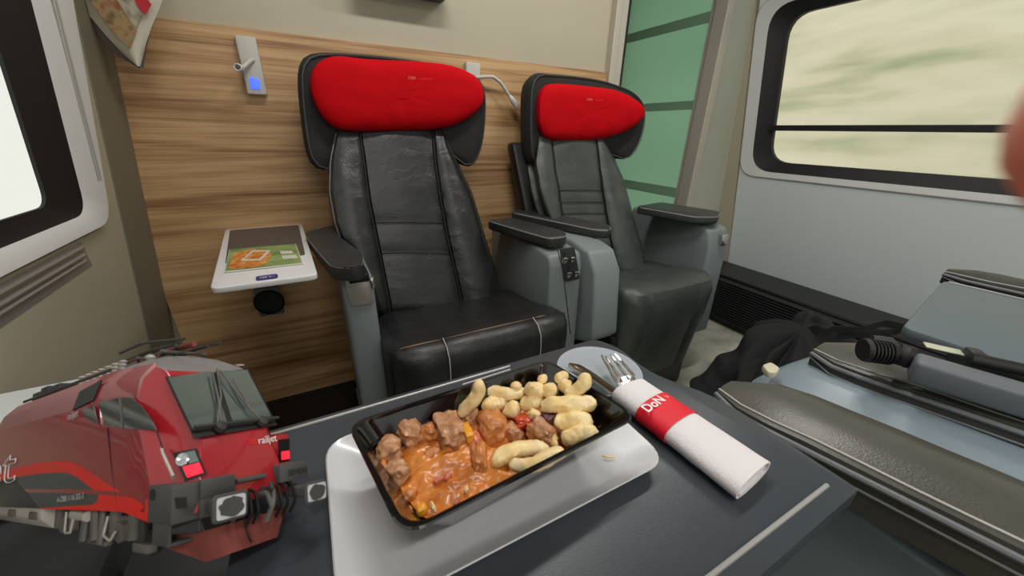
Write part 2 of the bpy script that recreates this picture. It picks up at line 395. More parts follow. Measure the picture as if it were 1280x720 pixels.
# ---- right wall with window
q1, q2 = onr(964, 30), onr(947, 165)         # seal outer edge
s0 = (q1.y-q2.y)/(q1.z-q2.z)
zb2 = onr(1280, 239).z; zt2 = onr(995, 6).z
def yr(z, dy=0): return q1.y+(z-q1.z)*s0+dy
def rl(dz0, dz1, dy, r, off): return ring_yz(yr(zt2+dz1, dy), yr(zb2-dz0, dy), zb2-dz0, zt2+dz1, -.75-dy, r, rw, off)
R_out = rl(.06, .06, .085, .1, 0); R_o2 = rl(.05, .05, .075, .1, .014); R_in = rl(.02, .02, .01, .12, .006); R_s = rl(.0, .0, -.01, .12, -.01)
R_g = rl(-.035, -.03, -.07, .11, -.03); R_g2 = rl(-.035, -.03, -.07, .11, -.055)
rect2 = [rw(YN, FZ), rw(YB+.05, FZ), rw(YB+.05, ZC+.02), rw(YN, ZC+.02)]
wall_with_hole('wall_right', R_out, rect2, .006, 'wall_blue')
struct(obj('window_2', MB().ring([R_out, R_o2, R_in]), 'white'))
struct(obj('window_2_seal', MB().ring([R_in, R_s, R_g, R_g2]), 'rubber_seal'))
pm = MB(); pm.add(R_g2, [tuple(range(len(R_g2)))]); struct(obj('window_2_pane', pm, 'pane', smooth=False))
zbar = onr(1250, 161, -.03).z
struct(obj('window_2_bar', MB().box((rx(zbar)+.0, -.9, zbar-.014), (rx(zbar)+.05, yr(zbar, -.06), zbar+.014)), 'rubber_seal', smooth=False, bevel=.003))
cp = MB(); cp.hexa([rw(yr(FZ, .09), FZ, -.001), rw(YB, FZ, -.001), rw(YB, FZ, .004), rw(yr(FZ, .09), FZ, .004), rw(yr(ZC, .09), ZC, -.001), rw(YB, ZC, -.001), rw(YB, ZC, .004), rw(yr(ZC, .09), ZC, .004)])
struct(obj('trim_8', cp, 'cream', smooth=False))
# heater cover with grille along the foot of the right wall
gz = onr(1000, 350).z
ht = thing('heater_grille', 'black slatted heater grille along the foot of the right wall', 'heater grille', (2.2, .4, FZ))
hx = 2.12
obj('housing', MB().box((hx+.03, -1.0, FZ), (rx(.3)-.01, 1.5, gz-.02)), 'black', ht, smooth=False, bevel=.01)
sl = MB()
for k in range(16):
    z = FZ+.05+k*(gz-.05-FZ-.05)/15
    sl.hexa([(hx, -1.0, z), (hx, 1.5, z), (hx+.032, 1.5, z+.008), (hx+.032, -1.0, z+.008), (hx, -1.0, z+.005), (hx, 1.5, z+.005), (hx+.032, 1.5, z+.013), (hx+.032, -1.0, z+.013)])
obj('grille_slats', sl, 'grille', ht, smooth=False)

# ---- what lies outside the right window: a wooded bank beside the line
bank = ramp_mat('passing wooded bank', [(.32, (168, 176, 140)), (.48, (214, 208, 182)), (.6, (228, 220, 198)), (.75, (206, 210, 178))], 1.0, .9, vec=(1, .35, 1.6), detail=5)
M['bank'] = bank
bm_ = MB(); random.seed(4)
ys = [-30+i*2.5 for i in range(26)]; zs = [(-2, 7), (0, 7.6), (2.5, 9), (6, 11), (11, 13)]
bm_.add([(x+1.0*noise.noise(V((y*.3, z*.4, 2))), y, z) for y in ys for z, x in zs], [(i*5+j, (i+1)*5+j, (i+1)*5+j+1, i*5+j+1) for i in range(25) for j in range(4)])
hb = obj('hill', bm_, 'bank'); hb['kind'] = 'structure'

# ---- unseen ceiling lamps added to light the cabin (above the frame)
for k, (x, y) in enumerate(((.35, .75), (1.3, .75), (.05, -.55))):
    lt = thing('fill_lamp', ['unseen fill lamp added at the ceiling above the nearer seat', 'unseen fill lamp added at the ceiling above the farther seat', 'unseen fill lamp added at the ceiling above the photographer'][k], 'fill lamp', (x, y, ZC))
    obj('housing', MB().box((x-.3, y-.06, ZC-.02), (x+.3, y+.06, ZC)), 'white', lt, smooth=False, bevel=.004)
    obj('diffuser', MB().box((x-.28, y-.045, ZC-.026), (x+.28, y+.045, ZC-.018)), 'lamp_lit', lt, smooth=False)
    ld = bpy.data.lights.new('lamp_light', 'AREA'); ld.shape = 'RECTANGLE'; ld.size = .56; ld.size_y = .09; ld.energy = LAMP_W; ld.color = (1, .97, .92)
    lo = bpy.data.objects.new('lamp_light', ld); lo.location = (0, 0, -.03); put(lo, lt)

# ================================================================== WALL ITEMS
def onb(u, v): return oy(u, v, YB-.012)
# small side shelf against the wood wall
SZ = .69
def osh(u, v): return oz(u, v, SZ)
ybk = YB-.012
sh = thing('side_shelf', 'small white side shelf on the wood wall left of the nearer seat', 'shelf', (-.14, 1.3, SZ))
fl, fr = osh(262, 361), osh(397, 343)
bl, br = osh(272, 302), osh(377, 293); bl.y = br.y = ybk
bl.x = -.285; br.x = -.055
SHT = round_poly([fl, fr, br, bl], [.02, .02, .004, .004], 5)
top = MB().prism([p-V((0, 0, .014)) for p in SHT], (0, 0, .014))
obj('shelf_top', top, 'shelf', sh, bevel=.004, seg=3)
ib = [bl.lerp(br, .07), bl.lerp(br, .95), fr.lerp(br, .36), fl.lerp(bl, .36)]
ib = [fl.lerp(bl, .97).lerp(fr.lerp(br, .97), t) for t in (.06, .95)] + [fl.lerp(bl, .30).lerp(fr.lerp(br, .30), t) for t in (.93, .09)]
obj('inset_mat', MB().prism([p+V((0, 0, .0)) for p in round_poly(ib, .012, 3)], (0, 0, .0012)), 'shelf_inset', sh, smooth=False)
bc = osh(334, 347)+V((0, 0, .0004)); bxd = (fr-fl).normalized(); byd = (bl-fl).normalized()
hw = .022
obj('badge', MB().prism(round_poly([bc-bxd*hw-byd*.016, bc+bxd*hw-byd*.016, bc+bxd*hw+byd*.016, bc-bxd*hw+byd*.016], .009, 4), (0, 0, .0012)), 'blue_badge', sh, smooth=False)
text('badge_lettering', '230 V~', .016, bc-bxd*.015-byd*.006+V((0, 0, .0014)), bxd, byd, 'letter_white', sh, width=.030)
# magazine on the shelf
mz = SZ+.0016
mg = [oz(u, v, mz) for u, v in ((281, 341), (379, 330), (370, 306), (287, 313))]
mgt = thing('magazine', 'glossy food magazine lying on the white side shelf', 'magazine', (mg[0]+mg[2])/2)
obj('pages', MB().prism(mg, (0, 0, .003)), 'mag_white', mgt, smooth=False)
cv = [p+V((0, 0, .0031)) for p in mg]; cc = sum(cv, V())/4
obj('cover', MB().prism([cc+(p-cc)*.98 for p in cv], (0, 0, .0006)), 'mag_green', mgt, smooth=False)
def mgp(s, t, h=.0040): 
    a = mg[0].lerp(mg[1], s); b = mg[3].lerp(mg[2], s); q = a.lerp(b, t); return q+V((0, 0, h))
obj('food_photo', MB().prism(round_poly([mgp(.04, .04), mgp(.5, .05), mgp(.62, .55), mgp(.45, .9), mgp(.08, .8)], .02, 4), (0, 0, .0003)), 'mag_orange', mgt, smooth=False)
obj('recipe_card', MB().prism([mgp(.18, .35, .0045), mgp(.45, .28, .0045), mgp(.60, .72, .0045), mgp(.34, .82, .0045)], (0, 0, .0004)), 'mag_white', mgt, smooth=False)
obj('card_photo', MB().prism([mgp(.23, .41, .0050), mgp(.43, .36, .0050), mgp(.54, .67, .0050), mgp(.36, .74, .0050)], (0, 0, .0003)), 'mag_orange', mgt, smooth=False)
obj('title_print', MB().add([mgp(.75, .25, .0041), mgp(.96, .22, .0041), mgp(.94, .4, .0041), mgp(.74, .42, .0041), mgp(.74, .5, .0041), mgp(.92, .47, .0041), mgp(.90, .62, .0041), mgp(.73, .66, .0041)], [(0,1,2,3), (4,5,6,7)]), 'mag_white', mgt, smooth=False)
# power socket below the shelf
sk = thing('power_socket', 'black round power socket on the wood wall under the shelf', 'socket', onb(336, 377))
a, b = onb(317, 361), onb(356, 389)
obj('socket_plate', MB().box((a.x, ybk-.016, b.z), (b.x, ybk, a.z)), 'handle_grey', sk, bevel=.003)
sc_ = V(((a.x+b.x)/2, ybk-.016, (a.z+b.z)/2)); rr = (a.z-b.z)*.40
obj('socket_well', MB().lathe(sc_-V((0, .003, 0)), (0, 1, 0), [(0, rr*1.12), (.0, rr), (.012, rr*.9), (.0125, 0)], 28), 'black', sk)
for s in (-1, 1): obj('contact_hole', MB().lathe(sc_+V((s*rr*.4, .006, 0)), (0, -1, 0), [(0, .004), (.004, .004)], 10), 'chrome', sk)
# reading lamps
def reading_lamp(label, plate, neck, head_r, led, grp):
    a, b = [onb(*q) for q in plate]
    t = thing('reading_lamp', label, 'reading lamp', V(((a.x+b.x)/2, ybk, (a.z+b.z)/2)), grp)
    obj('wall_plate', MB().box((a.x, ybk-.024, b.z), (b.x, ybk, a.z)), 'lamp_grey', t, bevel=.005, seg=3)
    pts = [onb(u, v)-V((0, d, 0)) for u, v, d in neck]
    sp = resample(pts, 16, False)
    obj('gooseneck', MB().tube(sp[:-2], .0065, 10), 'lamp_grey', t)
    ax = (sp[-1]-sp[-4]).normalized(); e = sp[-2]
    h = obj('lamp_head', MB().lathe(e-ax*.02, ax, [(0, .007), (.012, head_r*.8), (.028, head_r), (.05, head_r), (.052, head_r*.85), (.050, head_r*.7), (.046, 0)], 20), 'white', t)
    obj('lens', MB().lathe(e+ax*.0275, ax, [(0, head_r*.68), (.003, head_r*.6), (.004, 0)], 16), 'shelf_inset', h)
    if led:
        c = [onb(*q) for q in led]
        obj('switch', MB().box((c[0].x, ybk-.0275, c[1].z), (c[1].x, ybk-.022, c[0].z)), 'blue_led', t, bevel=.003)
    return t
reading_lamp('grey reading lamp with a lit blue switch above the side shelf', ((293.5, 45), (335, 120)), [(318, 76, .02), (314, 78, .035), (309, 84, .045), (305, 88, .055), (304, 89, .085)], .010, ((312, 98), (327, 113)), 'wall reading lamps')
reading_lamp('grey reading lamp with its thin neck swung out between the two headrests', ((580, 78), (598, 125)), [(592, 98, .02), (600, 97, .03), (612, 97, .035), (622, 105, .035), (630, 118, .035), (638, 129, .035)], .012, None, 'wall reading lamps')
# dark rack bracket at the top of the wall
a, b = oy(482, -4, YB-.03), oy(557, 2.5, YB-.03)
obj('luggage_rack_end', MB().box((a.x-.1, YB-.08, b.z), (b.x, YB+.006, b.z+.05)).box((a.x-.08, YB-.05, b.z+.04), (b.x-.03, YB+.006, ZC)), 'plastic_dark', bevel=.012, seg=3, origin=((a.x+b.x)/2, YB, b.z),
    label='dark grey underside of the luggage rack at the top of the cream wall', category='luggage rack')
# newspaper in the upper left corner
def onp(u, v): return opl(u, v, (.25, .95, 0), .95*1.33)
np_ = [onp(*q) for q in ((88, 0), (100, 22), (122, 46), (150, 73), (172, 84), (178, 62), (190, 30), (203, 0))]
upd = V((.02, .0, .30))
nt = thing('newspaper', 'folded newspaper hanging down in the upper left corner beside the window', 'newspaper', (np_[3]+V((0, 0, .1))))
left_edge = [onp(*q) for q in ((96, 0), (112, 20), (132, 44), (152, 66), (173, 84))]
right_edge = [onp(*q) for q in ((203, 0), (199, 12), (190, 32), (182, 55), (175, 83))]
mb = MB(); R_ = 8
def paper(mb, le, re, off, thick):
    n = len(le); m_ = 6; vs = []
    for i in range(n):
        for j in range(m_+1):
            s = j/m_; q = le[i].lerp(re[i], s)+V((0, -1, 0))*(off+.012*math.sin(PI*s)); vs.append(q)
    n0 = len(vs); vs += [q+V((0, thick, 0)) for q in vs]
    fs = []
    for i in range(n-1):
        for j in range(m_):
            a = i*(m_+1)+j; f_ = (a, a+1, a+m_+2, a+m_+1); fs.append(f_); fs.append(tuple(n0+k for k in reversed(f_)))
    per = [j for j in range(m_+1)]+[i*(m_+1)+m_ for i in range(1, n)]+[(n-1)*(m_+1)+j for j in range(m_-1, -1, -1)]+[i*(m_+1) for i in range(n-2, 0, -1)]
    for a, b in zip(per, per[1:]+per[:1]): fs.append((a, b, n0+b, n0+a))
    mb.add(vs, fs)
ext_l = [left_edge[0]+(left_edge[0]-left_edge[1])*5]+left_edge; ext_r = [right_edge[0]+V((.02, 0, .14))]+right_edge
paper(mb, ext_l, ext_r, 0, .003)
obj('front_page', mb, 'paper', nt)
le2 = [p+V((-.014, .012, -.006)) for p in ext_l]; le2[-1] = ext_l[-1]+V((-.004, .012, 0)); mb = MB(); paper(mb, le2, [p.lerp(q, .9)+V((0, .012, 0)) for p, q in zip(ext_l, ext_r)], -.004, .012)
obj('folded_pages', mb, 'paper_edge', nt)
def pat(name, q, m):
    mb = MB(); pts = [onp(*a)+V((0, -.0155, 0)) for a in q]; mb.prism(pts, (0, -.0008, 0)); return obj(name, mb, m, nt, smooth=False)
pat('brown_photo', ((106, -10), (142, -10), (174, 40), (165, 62), (146, 44)), 'print_brown')
pat('grey_photo', ((142, -10), (165, -10), (180, 20), (173, 36), (160, 26)), 'print_grey')
pat('red_print_block', ((170, -6), (182, -6), (192, 8), (185, 20), (172, 10)), 'print_red')
# grey ledge below the left window
lz = .625
A, B = oz(22, 488, lz), oz(200, 455, lz)
mb = MB(); lx = lw(0, lz).x
mb.prism(round_poly([V((lx+.004, .51, lz-.02)), V((B.x+.02, .51, lz-.02)), V((B.x+.02, A.y, lz-.02)), V((lx+.004, A.y, lz-.02))], [.002, .002, .03, .002], 5), (0, 0, .02))
ld = thing('window_ledge', 'pale blue grey ledge under the left window behind the locomotive', 'ledge', (lx+.08, .3, lz))
obj('ledge_top', mb, 'wall_blue', ld, bevel=.006, seg=3)
mb = MB(); z1_ = lz-.025
mb.hexa([lw(-.15, FZ, .004), V((-.245, -.15, FZ)), V((-.245, .6, FZ)), lw(.6, FZ, .004), lw(-.15, z1_, .004), V((-.252, -.15, z1_)), V((-.252, .6, z1_)), lw(.6, z1_, .004)])
obj('ledge_base', mb, 'plastic_dark', ld, bevel=.01)
# ================================================================== SEATS
BK = .40; BY0 = 1.15; BZ0 = .46
BN = V((0, -1, BK)).normalized()             # faces the passenger
def obk(u, v, off=0):                        # pixel -> backrest plane, off = towards the passenger
    n = V((0, 1, -BK)); return opl(u, v, n, BY0-BK*BZ0-off*n.length)
def lerp_tab(tab, v):
    if v <= tab[0][0]: return tab[0][1]
    for (a, x), (b, y) in zip(tab, tab[1:]):
        if v <= b: return x+(y-x)*(v-a)/(b-a)
    return tab[-1][1]
def backrest(parent, L, Rr, SL, SR, v0, v1, quilt, m, bol=.03, mid_m=None):
    """padded back: rows follow the outline; bolsters left and right of two seams"""
    rows = 46; us = []
    mb = MB(); grid = []
    for i in range(rows+1):
        v = v0+(v1-v0)*i/rows
        xl, xr, sl, sr = (lerp_tab(t, v) for t in (L, Rr, SL, SR))
        a, b = (sl-xl)/(xr-xl), (sr-xl)/(xr-xl)
        cols = [0, .012, .035]+[a*t for t in (.3, .55, .8)]+[a-.018, a-.006, a+.006, a+.018]+[a+(b-a)*t for t in (.15, .3, .45, .6, .75, .87)]+[b-.018, b-.006, b+.006, b+.018]+[b+(1-b)*t for t in (.2, .45, .7)]+[.965, .988, 1]
        line = []
        for u in cols:
            e = min(u, 1-u); h = -.045*max(0, 1-e/.035)**2
            bol_ = bol*min(1, .25+1.6*i/rows)
            if u < a: h += bol_*math.sin(PI*min(1, max(0, (u/a))))**.7
            elif u > b: h += bol_*math.sin(PI*min(1, max(0, ((1-u)/(1-b)))))**.7
            else: h += .006*math.sin(PI*(u-a)/(b-a))
            if min(abs(u-a), abs(u-b)) < .008: h -= .006
            if a < u < b:
                for qv in quilt:
                    dq = (v-qv)/max(1, (v1-v0)/rows)
                    h -= .005*math.exp(-dq*dq*1.2)
            h -= .03*max(0, 1-(1-i/rows)/.04)**2
            p = obk(xl+(xr-xl)*u, v, h-.0)
            h2 = .004*noise.noise(V((u*5, i*.16, 3)))+.003*noise.noise(V((u*9+i*.3, i*.5, 8)))*(1 if (u < a or u > b) else .35)
            line.append(p+BN*h2)
        grid.append(line)
    n = len(grid[0]); vs = [p for l in grid for p in l]; n0 = len(vs)
    vs += [p-BN*(.07+.0) for l in grid for p in l]
    fs = []
    for i in range(rows):
        for j in range(n-1):
            q = (i*n+j, i*n+j+1, (i+1)*n+j+1, (i+1)*n+j); fs += [q, tuple(n0+k for k in reversed(q))]
    per = list(range(n))+[i*n+n-1 for i in range(1, rows+1)]+[rows*n+j for j in range(n-2, -1, -1)]+[i*n for i in range(rows-1, 0, -1)]
    for a, b in zip(per, per[1:]+per[:1]): fs.append((a, b, n0+b, n0+a))
    mb.add(vs, fs)
    o = obj('backrest', mb, m, parent)
    for tab in (SL, SR):
        obj('seam', MB().tube([obk(lerp_tab(tab, v), v, -.001) for v in [v0+4+(v1-v0-8)*k/24 for k in range(25)]], .0022, 6), 'seam', o)
    for qv in quilt:
        obj('quilt_seam', MB().tube([obk(lerp_tab(SL, qv)+(lerp_tab(SR, qv)-lerp_tab(SL, qv))*(.03+.94*k/10), qv+.02*((k-5)**2-25), .0015+.0055*math.sin(PI*(.03+.94*k/10))) for k in range(11)], .0018, 6), 'seam', o)
    # piping along both edges
    for tab, nm, off in ((L, 'piping', .0), (Rr, 'piping', .0)):
        pts = [obk(lerp_tab(tab, v)+(1 if tab is L else -1)*2.5, v, -.012) for v in [v0+(v1-v0)*k/20 for k in range(21)]]
        obj(nm, MB().tube(pts, .0035, 8), 'stitch' if tab is L else 'seam', o)
    return o
def headrest(parent, shell, red, txt):
    sn = V((0, -1, .1))
    yc = 1.415
    so = [oy(u, v, yc) for u, v in shell]; so = smooth_loop(so, 2)
    cx = sum(p.x for p in so)/len(so); hwid = (max(p.x for p in so)-min(p.x for p in so))/2
    def warp(p):
        t = abs(p.x-cx)/hwid; return p+V((0, -.05*max(0, t-.55)/.45*1.0, 0))
    o = obj('headrest_shell', pillow(MB(), resample(so, 72), sn, .035, .07, 5, 8, warp), 'shell_fabric', parent)
    sc = sum(so, V())/len(so)
    obj('piping', MB().tube([warp(sc+(p-sc)*.955+V((0, -.0325, 0))) for p in resample(so, 60)], .0022, 6, closed=True), 'stitch_dim', o)
    yr_ = 1.365
    ro = smooth_loop([oy(u, v, yr_) for u, v in red], 2)
    c2 = sum(p.x for p in ro)/len(ro); hw2 = (max(p.x for p in ro)-min(p.x for p in ro))/2
    def warp2(p):
        t = abs(p.x-c2)/hw2
        w = .0025*noise.noise(p*22)+.0018*noise.noise(V((p.x*70, p.y*10, p.z*14)))
        return p+V((0, -.03*t**2+w+.012*math.exp(-((p.x-c2)/hw2/.8)**2), 0))
    r = obj('headrest_cover', pillow(MB(), resample(ro, 80), sn, .045, .035, 3.2, 12, warp2), 'red_fabric', parent, label='red fabric headrest cover')
    (u, v, w1, w2, hh) = txt
    a = oy(u, v, yr_-.05); k = w1/ (oy(u+10, v, yr_).x-oy(u, v, yr_).x)
    def T(nm, s, u0, u1, v_, size, m):
        A, B = oy(u0, v_, yr_-.052), oy(u1, v_, yr_-.052)
        text(nm, s, size, A, (B-A), V((0, -.1, 1)), m, r, width=(B-A).length, extr=.0006)
    T('cover_lettering', 'ÖBB', u, u+w1, v+hh, .011, 'letter_pink'); T('cover_lettering', 'railjet', u+w1*1.35, u+w1*1.35+w2, v+hh+.5, .009, 'letter_red')
def arm_pad(parent, outline, z0, z1, th, m='leather_arm', stitch=True, name='armrest_pad', bev=.010):
    """outline pixels; z from z0 (front) to z1 (rear) given by px list of (u,v,t)"""
    pts = [oz(u, v, z0+(z1-z0)*t) for u, v, t in outline]
    pts = round_poly(pts, .022, 5)
    o = obj(name, MB().prism([p-V((0, 0, th)) for p in pts], (0, 0, th)), m, parent, bevel=bev, seg=4)
    if stitch:
        c = sum(pts, V())/len(pts)
        obj('piping', MB().tube([c+(p-c)*.985+V((0, 0, -.006)) for p in resample(pts, 50)], .0028, 6, closed=True), 'stitch', o)
    return o
def side_panel(parent, x0, x1, prof, m='plastic', bev=.014):
    o = obj('side_panel', MB().prism([V((x0, y, z)) for y, z in prof], (x1-x0, 0, 0)), m, parent, bevel=bev, seg=3); return o

# ---------------- nearer seat
s1 = thing('train_seat', 'nearer black leather train seat with red headrest behind the table', 'seat', (.37, 1.15, FZ), 'seats along the wood wall')
headrest(s1, [(371, 105), (374, 78), (388, 67), (420, 65), (500, 72), (565, 84), (592, 98), (600, 118), (598, 170), (592, 196), (583, 210), (570, 200), (555, 186), (430, 186), (415, 196), (405, 215), (392, 208), (383, 196), (377, 160)],
         [(387, 118), (387, 92), (398, 77), (418, 70), (445, 74), (500, 76), (545, 79), (575, 87), (594, 100), (601, 122), (595, 138), (578, 152), (552, 162), (500, 164), (440, 165), (418, 161), (400, 146)],
         (510, 97, 9, 18, 2))
backrest(s1, [(158, 420), (172, 417), (200, 411), (240, 410), (280, 417), (320, 432), (395, 470)], [(158, 556), (180, 562), (215, 578), (240, 590), (290, 605), (340, 620), (372, 627)],
         [(158, 449), (200, 455), (250, 461), (300, 471), (380, 487)], [(158, 541), (200, 544), (250, 551), (300, 560), (380, 578)], 158, 394, [278, 316], 'leather')
# cushion
cz = .52
def cus(u, v, z): return oz(u, v, z)
cx0, cx1 = .105, .645
mb = MB(); prof = [(1.17, .455), (1.05, .47), (.95, .49), (.86, .512), (.82, .516), (.79, .506), (.772, .48), (.768, .44), (.775, .36), (.79, .27)]
cols = [0, .01, .03, .07, .15, .235, .245, .255, .265, .4, .6, .745, .755, .765, .775, .86, .93, .97, .99, 1]
vs = []
for i, (y, z) in enumerate(prof):
    for u in cols:
        e = min(u, 1-u); dr = max(0, 1-e/.07)**2*.03
        gsm = -.004 if min(abs(u-.25), abs(u-.76)) < .008 else .0
        rd = max(0, 1-e/.12)**2*.05 if i >= 3 else 0
        n_ = .004*noise.noise(V((u*6, y*9, z*9)))
        f_ = i/(len(prof)-1); kk = 1 if i < 5 else 0
        vs.append(V((cx0+(cx1-cx0)*u, y+rd+(0 if kk else -gsm), z-dr*(1 if kk else .3)+(gsm if kk else 0)+n_)))
n = len(cols); fs = [(i*n+j, i*n+j+1, (i+1)*n+j+1, (i+1)*n+j) for i in range(len(prof)-1) for j in range(n-1)]
n0 = len(vs); r_ = len(prof)
vs2 = [V((cx0, 1.17, .27)), V((cx1, 1.17, .27))]
vs += vs2
fs.append(tuple([i*n for i in range(r_)]+[n0])); fs.append(tuple([i*n+n-1 for i in reversed(range(r_))]+[n0+1]))
fs.append(tuple([(r_-1)*n+j for j in range(n)]+[n0+1, n0])); fs.append(tuple(list(range(n-1, -1, -1))+[n0, n0+1]))
mb.add(vs, fs)
cu = obj('seat_cushion', mb, 'leather', s1)
for u in (.25, .76):
    obj('seam_piping', MB().tube([V((cx0+(cx1-cx0)*u, y-.001*(k > 4), z+(.001 if k < 5 else 0))) for k, (y, z) in enumerate(prof) if k >= 4], .0014, 6), 'stitch_pale', cu)
# tan highlight along the cushion's front edge, painted as thin strips
cr = MB()
for a, b in ((.04, .24), (.26, .75), (.77, .84)):
    cr.tube([V((cx0+(cx1-cx0)*(a+(b-a)*k/10), .8185, .5162-(.001))) for k in range(11)], [.0005+.0022*math.sin(PI*k/10) for k in range(11)], 6)
M['tan_highlight'] = mat('painted tan highlight', (120, 98, 78), .5)
obj('crest_highlight', cr, 'tan_highlight', cu)
obj('seat_base', MB().box((.11, .86, FZ), (.64, 1.30, .30)), 'black', s1, bevel=.02)
obj('back_shell', MB().hexa([V((.14, 1.26, .25)), V((.60, 1.26, .25)), V((.60, 1.36, .25)), V((.14, 1.36, .25)), V((.10, 1.425, .98)), V((.47, 1.425, .98)), V((.47, 1.49, .98)), V((.10, 1.49, .98))]), 'black', s1, bevel=.02)
# left side: panel, armrest, silver clip
p_in_t, p_out_t = oy(466, 346, 1.0), oy(426, 342, 1.0)
lp0, lp1 = p_out_t.x-.004, p_in_t.x
side_panel(s1, lp0, lp1, [(1.0, .655), (.985, .40), (.97, .15), (1.30, .15), (1.42, .40), (1.42, .655)], 'plastic')
ap = arm_pad(s1, [(381, 290, 1), (417, 281, 1), (425, 296, .7), (454, 318, 0), (452, 330, 0), (437, 333, 0), (414, 331, 0), (398, 313, .5)], .70, .715, .042)
obj('armrest_bracket', MB().box((lp0+.02, .985, .64), (lp1-.01, 1.05, .665)), 'black', s1, bevel=.004)
def ofr(u, v, y0=1.0):  # left panel front face (slightly sloped)
    return opl(u, v, (0, 1, -.0588), 1.0-.0588*.655)
cl = [ofr(u, v)+V((0, -.001, 0)) for u, v in ((430, 349), (461, 344), (468, 378), (438, 383))]
obj('cover_plate', MB().prism(round_poly(cl, .012, 4), (0, -.005, 0)), 'silver', s1, bevel=.002, label='silver cover plate below the armrest')
cl2 = [ofr(u, v)+V((0, -.001, 0)) for u, v in ((461, 346), (466, 345), (469, 359), (464, 360))]
obj('latch', MB().prism(cl2, (0, -.008, 0)), 'chrome', s1, bevel=.001)
# right side
rp0, rp1 = .655, .79
side_panel(s1, rp0, rp1, [(.965, .645), (.95, .60), (.945, .40), (.94, .15), (1.30, .15), (1.42, .40), (1.42, .655), (1.05, .655)], 'plastic')
arm_pad(s1, [(608, 274, 1), (638, 271, 1), (707, 288, 0), (709, 294, 0), (688, 297, 0), (655, 288, .4)], .70, .705, .040)
obj('panel_joint', MB().tube(resample([ox(u, v, rp0-.0005) for u, v in ((686, 300), (697, 312), (703, 335), (708, 375), (713, 418))], 16, False), .0016, 6), 'seam', s1)
def ofr2(u, v): return opl(u, v, (0, 1, 0), .944)
cpn = [ofr2(u, v) for u, v in ((699, 311), (717, 308), (724, 348), (706, 352))]
ctl = obj('control_panel', MB().prism(round_poly(cpn, .008, 4), (0, -.006, 0)), 'plastic_dark', s1, bevel=.0015)
for (u, v) in ((704, 324), (713, 323), (709, 342), (718, 341)):
    q = ofr2(u, v); obj('slider_button', MB().box((q.x-.008, .928, q.z-.010), (q.x+.008, .940, q.z+.010)), 'chrome', ctl, bevel=.003)
for (u, v) in ((704, 318), (709, 335)):
    q = ofr2(u, v); obj('slider_slot', MB().box((q.x-.003, .9365, q.z-.010), (q.x+.003, .9395, q.z+.008)), 'seam', ctl, smooth=False)

# ---------------- farther seat
s2 = thing('train_seat', 'farther black leather train seat with red headrest in front of the green glass', 'seat', (1.15, 1.15, FZ), 'seats along the wood wall')
headrest(s2, [(648, 130), (650, 105), (658, 94), (674, 91), (730, 96), (768, 105), (786, 117), (794, 135), (791, 165), (784, 188), (775, 200), (765, 197), (750, 188), (690, 186), (668, 205), (656, 206), (650, 190)],
         [(667, 150), (668, 122), (675, 108), (690, 104), (735, 108), (765, 112), (785, 123), (798, 138), (792, 153), (772, 168), (745, 176), (700, 177), (680, 174), (671, 165)],
         (733, 124, 7, 11, 1.6))
backrest(s2, [(172, 671), (204, 667), (235, 672), (265, 681), (300, 695), (345, 716)], [(172, 755), (200, 769), (222, 779), (266, 791), (300, 800), (345, 812)],
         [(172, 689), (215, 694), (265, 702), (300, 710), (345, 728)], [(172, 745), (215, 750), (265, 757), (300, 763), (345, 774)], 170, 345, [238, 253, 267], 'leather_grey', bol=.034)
obj('back_shell', MB().hexa([V((.86, 1.26, .25)), V((1.42, 1.26, .25)), V((1.42, 1.36, .25)), V((.86, 1.36, .25)), V((.75, 1.425, .98)), V((1.18, 1.425, .98)), V((1.18, 1.49, .98)), V((.75, 1.49, .98))]), 'black', s2, bevel=.02)
c0, c1 = .95, 1.44
mb = MB(); pr2 = [(1.19, .455), (1.05, .47), (.95, .495), (.89, .50), (.855, .48), (.84, .43), (.85, .33), (.87, .20), (.89, .06)]
cols = [0, .015, .05, .12, .22, .235, .25, .5, .75, .765, .78, .88, .95, .985, 1]; vs = []
for i, (y, z) in enumerate(pr2):
    for u in cols:
        e = min(u, 1-u); tp = max(0, i-4)*.012
        uu = u*(1-tp*.9)+tp*.75
        vs.append(V((c0+(c1-c0)*uu, y+max(0, 1-e/.1)**2*.05+(.004 if min(abs(u-.235), abs(u-.765)) < .004 else 0), z-max(0, 1-e/.07)**2*.02*(i < 5)+.005*noise.noise(V((u*7, z*14, 4))))))
n = len(cols); r_ = len(pr2); fs = [(i*n+j, i*n+j+1, (i+1)*n+j+1, (i+1)*n+j) for i in range(r_-1) for j in range(n-1)]
n0 = len(vs); vs += [V((c0, 1.19, .06)), V((c1, 1.19, .06))]
fs += [tuple([i*n for i in range(r_)]+[n0]), tuple([i*n+n-1 for i in reversed(range(r_))]+[n0+1]), tuple([(r_-1)*n+j for j in range(n)]+[n0+1, n0]), tuple(list(range(n-1, -1, -1))+[n0, n0+1])]
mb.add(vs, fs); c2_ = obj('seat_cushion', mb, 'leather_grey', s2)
obj('seat_base', MB().box((.93, .9, FZ), (1.42, 1.30, .30)), 'black', s2, bevel=.02)
side_panel(s2, .805, .925, [(.945, .645), (.90, .58), (.87, .34), (.90, .31), (1.30, .15), (1.42, .40), (1.42, .665), (1.05, .665)], 'plastic')
side_panel(s2, 1.47, 1.60, [(.965, .655), (.945, .58), (.94, .15), (1.30, .15), (1.42, .40), (1.42, .675), (1.05, .675)], 'plastic')
arm_pad(s2, [(638, 264, 1), (656, 259, 1), (765, 281, 0), (763, 287, 0), (744, 286, 0)], .70, .712, .036)
arm_pad(s2, [(795, 257, 1), (826, 252, 1), (901, 264, 0), (899, 270, 0), (868, 270, 0)], .715, .725, .036)
